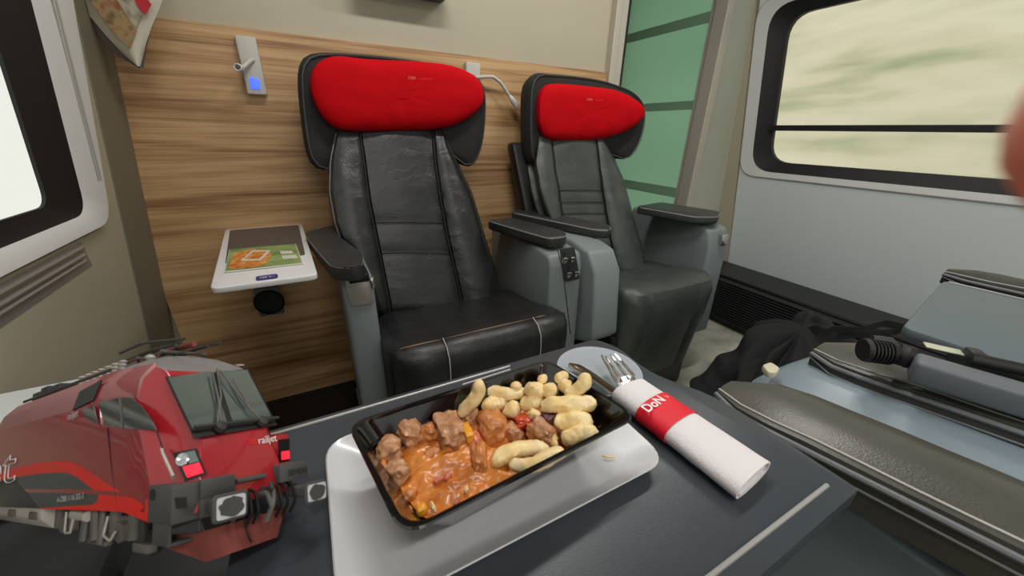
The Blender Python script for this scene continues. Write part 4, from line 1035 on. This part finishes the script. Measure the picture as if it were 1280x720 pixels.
# ================================================================== LOCOMOTIVE (model size, nose leaning on the table edge)
def rod(w):
    w = V(w); return Matrix.Rotation(w.length, 3, w.normalized())
LS = .0322
lr = RW @ rod((4.282, 1.11, .523))
SM = Matrix(((1.053, -.011, -.007), (-.011, .883, -.067), (-.007, -.067, 1.054)))
LORG = CAM + (RW @ V((-5.094, -5.502, -7.509)))*LS
LM = lr @ SM
LMi = LM.inverted(); LCAM = LMi @ ((CAM-LORG)/LS)
def droop(p):                                # slight taper of the body towards the tail
    k = max(0, -p.x-3.8); return V((p.x, p.y, p.z*(1-.020*k)))
def lw2(p): return LORG + (LM @ droop(V(p)))*LS
def ly(u, v, y):                             # pixel -> loco side plane
    r = LMi @ ray(u, v); q = LCAM + r*((y-LCAM.y)/r.y); k = max(0, -q.x-3.8); return V((q.x, q.y, q.z/(1-.020*k)))
def lxp(u, v, x):
    r = LMi @ ray(u, v); return LCAM + r*((x-LCAM.x)/r.x)
def lpn(u, v, n, dd):
    n = V(n); r = LMi @ ray(u, v); return LCAM + r*((dd-n.dot(LCAM))/n.dot(r))
loco = thing('locomotive', 'dark red electric locomotive with grey and bright red side stripes', 'locomotive', LORG)
def lobj(name, mb, m, parent=loco, **kw):
    mb.v = [lw2(p) for p in mb.v]; return obj(name, mb, m, parent, **kw)
TAIL = -10.2
# body: extruded section cut by the planes of the nose
bm = bmesh.new()
sec = [(-1.48, .98), (-1.50, 1.3), (-1.48, 2.6), (-1.44, 3.12), (-1.30, 3.55), (-1.02, 3.90), (-.6, 4.10), (0, 4.16)]
sec = sec+[(-y, z) for y, z in reversed(sec[:-1])]
xs_ = [-.5]+[-.5-(abs(TAIL)-.5)*k/16 for k in range(1, 17)]
rings = [[bm.verts.new((x, y, z)) for y, z in sec] for x in xs_]
n = len(sec)
for i in range(len(rings)-1):
    for k in range(n): bm.faces.new((rings[i][k], rings[i][(k+1) % n], rings[i+1][(k+1) % n], rings[i+1][k]))
bm.faces.new(list(reversed(rings[0]))); bm.faces.new(rings[-1])
bmesh.ops.recalc_face_normals(bm, faces=bm.faces)
def cut(p0, nrm):
    nrm = V(nrm).normalized(); g = bm.verts[:]+bm.edges[:]+bm.faces[:]
    r = bmesh.ops.bisect_plane(bm, geom=g, plane_co=V(p0), plane_no=nrm, clear_outer=True)
    e = [x for x in r['geom_cut'] if isinstance(x, bmesh.types.BMEdge)]
    bmesh.ops.contextual_create(bm, geom=e)
def pn(a, b, c): a, b, c = V(a), V(b), V(c); n_ = (b-a).cross(c-a).normalized(); return n_ if n_.x > 0 else -n_
hood = pn((-.6, -1, 1.5), (-.6, 1, 1.5), (-.88, 0, 2.38)); cut((-.6, 0, 1.5), hood)
WSB, WST = V((-.88, 0, 2.38)), V((-1.88, 0, 3.70))
wsn = pn(WSB+V((0, 1, 0)), WSB-V((0, 1, 0)), WST); cut(WSB, wsn)
rfn = pn(WST+V((0, 1, 0)), WST-V((0, 1, 0)), (-2.75, 0, 4.17)); cut(WST, rfn)
for s in (-1, 1):
    cn = pn((-.70, s*1.02, 1.5), (-1.92, s*1.02, 3.75), (-1.72, s*1.50, 2.3)); cut((-.70, s*1.02, 1.5), cn)
bmesh.ops.recalc_face_normals(bm, faces=bm.faces)
body = MB(); bm.verts.ensure_lookup_table(); bm.verts.index_update()
for f_ in bm.faces:
    pass
vs = [V(v_.co) for v_ in bm.verts]; fs = []; mi = []
for f_ in bm.faces:
    c = f_.calc_center_median(); fs.append(tuple(v_.index for v_ in f_.verts))
    nz_ = f_.normal
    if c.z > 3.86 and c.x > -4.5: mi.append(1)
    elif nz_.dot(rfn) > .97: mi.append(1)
    elif c.z > 3.2 and c.x < -4.6: mi.append(2)  # upper side towards the tail coloured paler and pinker
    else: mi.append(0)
bm.free()
body.v = vs; body.f = fs; body.mi = mi
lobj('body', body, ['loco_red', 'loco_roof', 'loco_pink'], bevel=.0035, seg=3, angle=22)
def lprism(pts, nrm, th, name, m, parent=loco, **kw):
    nrm = V(nrm).normalized(); return lobj(name, MB().prism([V(p)+nrm*.008 for p in pts], nrm*th), m, parent, **kw)
SD = (0, -1, 0)
# windscreen in two panes on a dark band
def wsp(u, v): return lpn(u, v, wsn, wsn.dot(WSB))
wsq = [wsp(*q) for q in ((206, 472), (310, 462), (341, 523), (346, 532), (241, 549), (237, 538))]
lprism(wsq, wsn, .02, 'windscreen_surround', 'black', smooth=False)
cb_ = wsp(266, 463); cbb = wsp(288, 533)
wpl = lprism([wsp(209, 474), wsp(262, 465), wsp(283, 530), wsp(239, 537)], wsn, .035, 'windscreen_pane', 'loco_glass', smooth=False)
wpr = lprism([wsp(269, 465), wsp(308, 464), wsp(338, 522), wsp(290, 529)], wsn, .035, 'windscreen_pane', 'loco_glass', smooth=False)
# wipers and wiper bar
def wsl(pts, r, name, m, off=.10):
    return lobj(name, MB().tube([wsp(*q)+wsn*off for q in pts], r, 8), m)
wsl([(240, 539), (345, 526)], .035, 'wiper_bar', 'steel_dark', .12)
for pts in ([(273, 536), (270, 505), (262, 470)], [(268, 536), (273, 500), (268, 466)], [(322, 529), (300, 505), (272, 468)], [(312, 520), (295, 490), (288, 476)]):
    wsl(pts, .022, 'wiper', 'steel_grey', .13)
for u, v in ((273, 537), (326, 530)): lobj('wiper_motor', MB().lathe(wsp(u, v)+wsn*.05, wsn, [(0, .13), (.1, .11), (.12, 0)], 14), 'steel_dark')
# hood lettering
def hd_(u, v): return lpn(u, v, hood, hood.dot(V((-.6, 0, 1.5))))
def ltext(nm, s, A, B, up, nrm, size, m, off=.012, **kw):
    nrm = V(nrm).normalized(); A, B = V(A)+nrm*off, V(B)+nrm*off
    a, b, c = lw2(A), lw2(B), lw2(A+V(up)*size)
    return text(nm, s, (c-a).length, a, b-a, c-a, m, loco, width=(b-a).length, extr=.0004, **kw)
ltext('hood_lettering', 'ÖBB', hd_(306.5, 557), hd_(320, 555), (-.28, 0, .9), hood, .18, 'letter_red')
ltext('hood_lettering', 'railjet', hd_(322.5, 555.5), hd_(345, 551.5), (-.28, 0, .9), hood, .24, 'letter_white')
ltext('roof_number', '202', lpn(295, 459, rfn, rfn.dot(WST)), lpn(305, 458, rfn, rfn.dot(WST)), (-.6, 0, .4), rfn, .16, 'letter_white', .02)
# side windows, grille, handrail
def sp_(pts, name, m, y=-1.485, th=.02, nrm=SD, smooth=False): return lprism([ly(u, v, y) for u, v in pts], nrm, th, name, m, smooth=smooth)
sidew = sp_([(124, 503), (150, 497), (166, 497), (178, 507), (192, 527), (197, 538), (152, 535), (133, 530)], 'side_window', 'loco_glass')
lobj('window_bar', MB().tube([ly(150, 498, -1.52), ly(153, 535, -1.52)], .02, 6), 'steel_grey')
sp_([(104, 512), (118, 507), (124, 530), (108, 521)], 'rear_side_window', 'loco_glass')
def shp(u, v, y0=-1.44, z0=3.12, y1=-1.30, z1=3.55):
    n_ = V((0, -(z1-z0), -(y0-y1))).normalized(); n_ = V((0, -.95, .31)); return lpn(u, v, n_, n_.dot(V((0, -1.44, 3.12)))), n_
gq = [shp(*q) for q in ((93, 509), (102, 485), (129, 474), (118, 500))]
lprism([q[0] for q in gq], gq[0][1], .03, 'vent_grille', 'rubber', smooth=False)
lobj('handrail', MB().tube([ly(202, 561, -1.35), ly(203, 566, -1.42), ly(216, 595, -1.42), ly(217, 599, -1.33)], .03, 8), 'loco_tank')
lobj('panel_seam', MB().tube([ly(134, 535, -1.492), ly(140, 590, -1.492), ly(146, 628, -1.492)], .012, 6), 'seam')
lobj('panel_seam', MB().tube([ly(196, 539, -1.49), ly(203, 560, -1.45)], .015, 6), 'seam')
# stripes on the side
sp_([(-14, 596), (20, 585), (45, 579), (72, 576), (88, 577), (103, 584), (130, 602), (176, 628), (180, 634), (176, 640), (160, 640), (120, 638), (51, 636), (51, 634.5), (115, 631), (122, 627), (124, 620), (119, 613), (98, 597), (86, 591), (72, 590.5), (40, 593), (15, 597.5), (-14, 604)], 'bright_stripe', 'loco_bright', th=.006)
sp_([(155, 640), (176, 640), (182, 640), (184, 612), (187, 653)], 'bright_skirt', 'loco_bright', th=.006)
sp_([(-14, 604), (15, 597.5), (40, 593), (72, 590.5), (86, 591), (98, 597), (119, 613), (124, 620), (122, 627), (115, 631), (51, 634.5), (-14, 632)], 'slate_stripe', 'loco_grey', th=.006)
sp_([(-14, 604), (20, 600), (36, 617), (50, 635), (-14, 633)], 'dark_stripe', 'black', th=.009)
ltext('number_lettering', 'A-ÖBB 1116 202-3', ly(74, 627.5, -1.5), ly(107, 622.5, -1.5), (0, 0, 1), SD, .17, 'letter_white', .03)
ltext('side_lettering', 'ÖBB', ly(78, 528, -1.5), ly(85, 525, -1.5), (0, 0, 1), SD, .17, 'letter_red', .02)
ltext('side_lettering', 'railjet', ly(86, 526, -1.5), ly(99, 520, -1.5), (0, 0, 1), SD, .24, 'letter_white', .02)
ltext('outline_lettering', 'railjet', ly(-75, 622, -1.5), ly(18, 601.5, -1.5), (0, 0, 1), SD, 1.55, 'letter_white', .03, outline=.011)
# headlamps on the corner faces
for s, q in ((-1, ((216, 567), (246, 561), (259, 593), (232, 602))), (1, ())):
    cn = pn((-.70, s*1.02, 1.5), (-1.92, s*1.02, 3.75), (-1.72, s*1.50, 2.3))
    if s == -1:
        cp = lambda u, v: lpn(u, v, cn, cn.dot(V((-.70, s*1.02, 1.5))))
        pts = [cp(*a) for a in q]; nn = cn
    else:
        lobj('lamp_cheek', MB().box((-1.6, 1.0, 1.5), (-.95, 1.50, 2.2)), 'loco_red', bevel=.002); pts = [V((-.95, y, z)) for y, z in ((1.16, 2.08), (1.47, 2.08), (1.47, 1.58), (1.16, 1.58))]; nn = V((1, 0, 0))
    hl = lprism(pts, nn, .03, 'headlamp', 'black', smooth=False)
    c0_, c1_, c2_, c3_ = pts
    def quad(a0, a1, b0, b1): 
        f_ = lambda s_, t_: c0_.lerp(c1_, s_).lerp(c3_.lerp(c2_, s_), t_)
        return [f_(a0, b0), f_(a1, b0), f_(a1, b1), f_(a0, b1)]
    e = lprism([p+nn*.03 for p in quad(.18, .9, .55, .92)], nn, .03, 'tail_lamp', 'tail_red', hl, smooth=False)
    if s == -1:
        e = lprism([p+nn*.03 for p in quad(.5, .92, .08, .5)], nn, .02, 'glass_cover', 'loco_glass', hl, smooth=False)
        cc_ = sum(quad(.1, .5, .1, .5), V())/4+nn*.03
        mb = MB().lathe(cc_, nn, [(0, .12), (.04, .12), (.05, .09), (.02, .02)], 18); mb.v = [lw2(p) for p in mb.v]; obj('main_lamp', mb, 'lens_clear', hl)
# buffer beam: corner blocks and the centre
def lbox(lo, hi, name, m, bevel=.0008, **kw): return lobj(name, MB().box(lo, hi), m, bevel=bevel, **kw)
lbox((-1.35, -1.5, .88), (-.52, -.30, 1.52), 'corner_block', 'loco_block')
lbox((-.55, -1.02, 1.22), (-.44, -.30, 1.55), 'corner_block_face', 'loco_block')
lbox((-.60, -1.02, .88), (-.46, -.30, 1.24), 'corner_block_face', 'loco_block')
lobj('block_hole', MB().lathe((-1.18, -1.505, 1.36), (0, -1, 0), [(0, .10), (.01, .10), (.011, 0)], 18), 'rubber')
sp_([(219, 622), (234, 621), (235, 635), (221, 636)], 'block_recess', 'rubber', y=-1.5, th=.008)
lbox((-1.0, .72, 1.20), (-.36, 1.55, 1.56), 'corner_block', 'loco_block', label='grey corner block with black lettering')
A_, B_ = lxp(359, 595.5, -.35), lxp(383, 590, -.35)
ltext('block_lettering', 'SIEMENS', A_, B_, (0, 0, 1), (1, 0, 0), .18, 'letter_dark', .012)
lbox((-1.3, -.9, .95), (-.7, 1.35, 1.35), 'buffer_beam', 'loco_block')
lbox((-.75, -.25, 1.36), (-.45, .45, 1.44), 'beam_cap', 'loco_block')
lbox((-1.25, -1.45, .52), (-.68, -1.40, .90), 'step', 'loco_block'); lbox((-1.25, -1.45, .50), (-.68, -.85, .56), 'step_tread', 'loco_block'); lbox((-.74, -.92, .52), (-.68, -.85, .90), 'step_bracket', 'loco_block'); lbox((-.74, -1.45, .52), (-.68, -1.38, .90), 'step_bracket', 'loco_block')
def buffer(u, v, x, w, h):
    c = lxp(u, v, x)
    b = lobj('buffer', MB().box((-.75, c.y-w*.55, c.z-h*.55), (x-.08, c.y+w*.55, c.z+h*.55)), 'loco_block', bevel=.002)
    mb = MB().prism(round_poly([V((x-.08, c.y+a*w, c.z+b_*h)) for a, b_ in ((-1, -1), (1, -1), (1, 1), (-1, 1))], .1, 4), (.08, 0, 0)); mb.v = [lw2(p) for p in mb.v]
    obj('buffer_plate', mb, 'loco_block', b, bevel=.0008)
    mb = MB().prism(round_poly([V((x+.003, c.y+a*w*.82, c.z+b_*h*.78)) for a, b_ in ((-1, -1), (1, -1), (1, 1), (-1, 1))], .06, 3), (.012, 0, 0)); mb.v = [lw2(p) for p in mb.v]
    obj('worn_patch', mb, 'worn_white', b, smooth=False)
    pts = []
    for k in range(22):
        t = 2*PI*k/22; q = 1+.28*noise.noise(V((math.cos(t)*2, math.sin(t)*2, u)))
        pts.append(V((x+.015, c.y+math.cos(t)*w*.70*q, c.z+math.sin(t)*h*.72*q)))
    mb = MB().prism(pts, (.01, 0, 0)); mb.v = [lw2(p) for p in mb.v]; obj('dark_patch', mb, 'loco_block', b, smooth=False)
buffer(289, 633, .05, .36, .24); buffer(396, 614.5, .25, .33, .22)
# coupling, hoses
def ltube(pts, r, name, m): return lobj(name, MB().tube(resample([V(p) for p in pts], 14, False), r, 8), m)
ltube([(-.6, .42, 1.05), (-.2, .42, 1.12), (-.15, .36, .85), (-.3, .32, .55)], .055, 'coupling_link', 'steel_grey')
ltube([(-.6, .30, 1.05), (-.22, .28, 1.10), (-.16, .34, .85)], .055, 'coupling_link', 'steel_grey')
lobj('coupling_hook', MB().tube([V((-.6, .35, 1.1)), V((-.3, .35, 1.12)), V((-.15, .35, 1.2)), V((-.2, .35, 1.3))], [.1, .08, .07, .04], 10), 'steel_dark')
for y in (.62, .80, 1.0, -.1, .05): ltube([(-.6, y, 1.2), (-.3, y, 1.15), (-.22, y+.02, .8), (-.45, y+.05, .55)], .035, 'brake_hose', 'rubber')
ltube([(-.6, -.05, .9), (-.45, -.1, .6), (-.45, .0, .3), (-.5, .1, .2)], .018, 'cable', 'rubber')
# plough
pw = MB(); P0 = [(-1.35, -1.25, .62), (-.62, -1.0, .62), (-.62, 1.05, .62), (-1.3, 1.25, .62)]; P1 = [(-1.25, -1.2, .40), (-.50, -.85, .12), (-.50, .75, .12), (-1.2, 1.1, .40)]
for i in range(3):
    a, b, c, e = V(P0[i]), V(P0[i+1]), V(P1[i+1]), V(P1[i]); o_ = V((-.05, 0, 0)); pw.hexa([e+o_, c+o_, c, e, a+o_, b+o_, b, a])
lobj('snow_plough', pw, 'loco_plow', smooth=False)
# underframe: bogies, wheels, tank
def wheel(x, s, z=.57, r=.56):
    y = s*.75
    return lobj('wheel', MB().lathe((x, y-.07*s, z), (0, s, 0), [(0, r*.3), (0, r*1.06), (.03, r*1.06), (.035, r), (.13, r*.98), (.135, r*.84), (.10, r*.78), (.10, r*.3), (.16, r*.26), (.16, 0)], 30), 'steel_dark')
for x in (-2.75, -5.45):
    for s in (-1, 1): wheel(x, s)
    lobj('axle', MB().lathe((x, -.75, .57), (0, 1, 0), [(0, .09), (1.5, .09)], 12), 'steel_dark')
for s in (-1, 1):
    bf = lbox((-6.1, s*1.12-.09, .62), (-2.1, s*1.12+.09, .86), 'bogie_frame', 'steel_grey', .002)
    for x in (-2.75, -5.45):
        ltube([(x, s*1.22, .57), (x, s*1.34, .57)], .20, 'axle_box', 'steel_grey')
        lobj('spring', MB().tube([V((x+dx, s*1.22, z)) for dx in (.38,) for z in (.45, .95)], .13, 10), 'steel_grey'); lobj('spring', MB().tube([V((x-.38, s*1.22, z)) for z in (.45, .95)], .13, 10), 'steel_grey')
    ltube([(-4.9, s*1.32, .80), (-4.1, s*1.36, .80)], .11, 'damper', 'loco_tank'); ltube([(-3.9, s*1.3, .95), (-3.7, s*1.36, .35)], .10, 'damper', 'steel_grey')
    ltube([(-3.55, s*1.3, .95), (-3.45, s*1.36, .30)], .07, 'damper', 'steel_grey'); ltube([(-4.3, s*1.3, .9), (-4.25, s*1.36, .3)], .09, 'damper', 'steel_grey')
    ltube([(-3.2, s*1.36, .85), (-3.25, s*1.4, .5), (-2.95, s*1.4, .42), (-2.75, s*1.4, .6)], .028, 'brake_hose', 'loco_tank'); ltube([(-5.2, s*1.36, .85), (-5.1, s*1.4, .42), (-4.8, s*1.4, .45), (-4.7, s*1.4, .75)], .028, 'brake_hose', 'loco_tank')
    lbox((-4.2, s*1.25-.08, .25), (-3.35, s*1.25+.08, .36), 'brake_beam', 'steel_grey', .001); lbox((-2.3, s*1.2-.1, .25), (-1.7, s*1.2+.1, .42), 'sand_box', 'steel_grey', .001)
    lbox((-2.2, s*1.2-.06, .4), (-2.0, s*1.2+.06, 1.0), 'sand_pipe', 'steel_dark', .001)
lbox((-5.9, -1.0, .55), (-2.2, 1.0, .98), 'bogie_centre', 'steel_dark', .002)
tk = MB().prism([V((-6.5, y, z)) for y, z in ((-1.42, 1.0), (-1.40, .62), (-1.15, .36), (1.15, .36), (1.4, .62), (1.42, 1.0))], (TAIL+6.55, 0, 0))
lobj('transformer_tank', tk, 'loco_tank', bevel=.0015)
for x in (-6.9, -8.3): lbox((x-.22, -1.45, .62), (x+.22, -1.39, .80), 'tank_flap', 'steel_grey', .0005)
# roof gear and pantograph
lbox((TAIL+.1, -.95, 3.98), (-4.6, -.90, 4.06), 'roof_rail', 'steel_dark', .0005)
for k in range(7): lobj('insulator', MB().lathe((-4.7-.38*k, -.62, 4.02), (0, 0, 1), [(0, .07), (.05, .12), (.09, .07), (.14, .12), (.18, .07), (.23, .12), (.27, .06)], 12), 'loco_tank')
for s in (-1, 1):
    ltube([(-7.6, s*.45, 4.30), (-5.2, s*.45, 4.34), (-2.6, s*.35, 4.42)], .045, 'pantograph_arm', 'steel_dark')
    ltube([(-6.6, s*.55, 4.22), (-4.2, s*.5, 4.26)], .04, 'pantograph_frame', 'loco_plow')
    ltube([(-2.2, s*.45, 4.46), (-3.6, s*.65, 4.52), (-4.6, s*.75, 4.44)], .035, 'contact_strip', 'steel_dark')
for k in range(5):
    ltube([(-2.6-.9*k, -.42+.12*(k % 2), 4.36), (-3.7-.9*k, .1, 4.30), (-4.2-.9*k, .42, 4.34)], .035, 'pantograph_brace', ['steel_dark', 'loco_tank', 'loco_plow'][k % 3])
ltube([(-2.5, -.05, 4.42), (-4.4, -.02, 4.38), (-6.4, 0, 4.24)], .07, 'pantograph_boom', 'loco_plow')
for x in (-3.0, -4.2, -5.4, -6.6): ltube([(x, -.55, 4.26), (x, .55, 4.26)], .04, 'pantograph_crossbar', 'steel_grey')
for x in (-3.6, -5.0, -6.2):
    for y in (-.5, .5): lobj('insulator', MB().lathe((x, y, 4.0), (0, 0, 1), [(0, .08), (.06, .13), (.11, .08), (.17, .13), (.24, .07)], 12), 'loco_tank')
for x, h in ((-8.2, .28), (-9.0, .34), (-9.6, .26)): lbox((x-.3, -.8, 3.95), (x+.2, -.1, 4.0+h), 'roof_box', 'steel_dark', .001)

# ================================================================== THE PHOTOGRAPHER'S FINGER
_sk = M['skin'].node_tree.nodes['Principled BSDF']; _sk.inputs['Subsurface Weight'].default_value = 1; _sk.inputs['Subsurface Radius'].default_value = (1, .5, .38); _sk.inputs['Subsurface Scale'].default_value = .02
per = thing('person', "photographer's hand, one pinkish fingertip intruding at the right edge", 'person', (.115, -.02, 1.0))
def hand():
    me = bpy.data.meshes.new('hand'); vs, es, rs = [], [], []
    def v(p, r): vs.append(tuple(V(p)-per.location)); rs.append(r); return len(vs)-1
    def at(u, vv, dep): return CAM+ray(u, vv)/F*dep
    T, B1, B2 = at(1402, 118, .0200), at(1768, 178, .0225), at(2700, 400, .025)
    dn = (B2-B1).normalized(); sd = V((.1, -.75, -.6)); sd = (sd-dn*sd.dot(dn)).normalized(); bk = dn.cross(sd)
    K = B2+dn*.034+sd*.006
    pm = K+dn*.045+sd*.028; w = v(pm+dn*.055, .028); palm = v(pm, .027); es.append((w, palm))
    arm = v(pm+dn*.17+sd*.01, .033); es.append((w, arm))
    k = v(K, .0125); a = v(B2, .0105); b = v(B1, .0094); c = v(T, .0085); es.extend([(palm, k), (k, a), (a, b), (b, c)])
    for j, l in enumerate((1.06, 1.0, .82)):
        o = sd*(.021*(j+1))+dn*.003*j
        k0 = v(K+o, .012); k1 = v(K+o-dn*.034*l+bk*.010, .0102); k2 = v(K+o-dn*.040*l+bk*.036, .0093); k3 = v(K+o-dn*.020*l+bk*.044, .0085)
        es.extend([(palm, k0), (k0, k1), (k1, k2), (k2, k3)])
    t0 = v(pm-sd*.030+dn*.012+bk*.012, .0150); t1 = v(pm-sd*.046-dn*.022+bk*.026, .0122); t2 = v(pm-sd*.046-dn*.050+bk*.034, .0100)
    es.extend([(palm, t0), (t0, t1), (t1, t2)])
    me.from_pydata(vs, es, []); o = bpy.data.objects.new('hand', me); put(o, per); me.materials.append(M['skin'])
    s = o.modifiers.new('skin', 'SKIN'); s.use_smooth_shade = True
    for q, r in enumerate(rs): me.skin_vertices[0].data[q].radius = (r, r)
    me.skin_vertices[0].data[1].use_root = True
    u = o.modifiers.new('sub', 'SUBSURF'); u.levels = 2; u.render_levels = 2
hand()

# ================================================================== LIGHT AND CAMERA
w = bpy.data.worlds.new('sky'); bpy.context.scene.world = w; w.use_nodes = True
bg = w.node_tree.nodes['Background']; bg.inputs['Color'].default_value = (1, 1, .93, 1); bg.inputs['Strength'].default_value = WORLD
sd_ = bpy.data.lights.new('daylight', 'SUN'); sd_.energy = SUN; sd_.angle = .6; so_ = bpy.data.objects.new('daylight', sd_); so_.rotation_euler = (math.radians(50), math.radians(-25), 0); put(so_)
def portal(x, y0, y1, z0, z1, ry):
    l = bpy.data.lights.new('window_daylight', 'AREA'); l.shape = 'RECTANGLE'; l.size = z1-z0; l.size_y = y1-y0; l.cycles.is_portal = True
    o = bpy.data.objects.new('window_daylight', l); o.location = (x, (y0+y1)/2, (z0+z1)/2); o.rotation_euler = (0, ry, 0); put(o)
portal(-.56, -.35, 1.1, .84, 1.8, -PI/2); portal(2.5, -.75, 1.4, .85, 1.85, PI/2)
cd = bpy.data.cameras.new('camera'); cam = bpy.data.objects.new('camera', cd); put(cam)
cd.sensor_width = 36; cd.lens = F/1280*36; cd.clip_start = .005
cam.matrix_world = Matrix.Translation(CAM) @ RW.to_4x4()
cd.dof.use_dof = True; cd.dof.focus_distance = .75; cd.dof.aperture_fstop = cd.lens/1.5
sc = bpy.context.scene; sc.camera = cam
sc.view_settings.view_transform = 'Standard'; sc.view_settings.look = 'None'; sc.view_settings.gamma = 1; sc.view_settings.use_curve_mapping = False
sc.view_settings.exposure = EXPO
sc.cycles.use_denoising = True; sc.cycles.max_bounces = 10; sc.cycles.caustics_reflective = False; sc.cycles.caustics_refractive = False
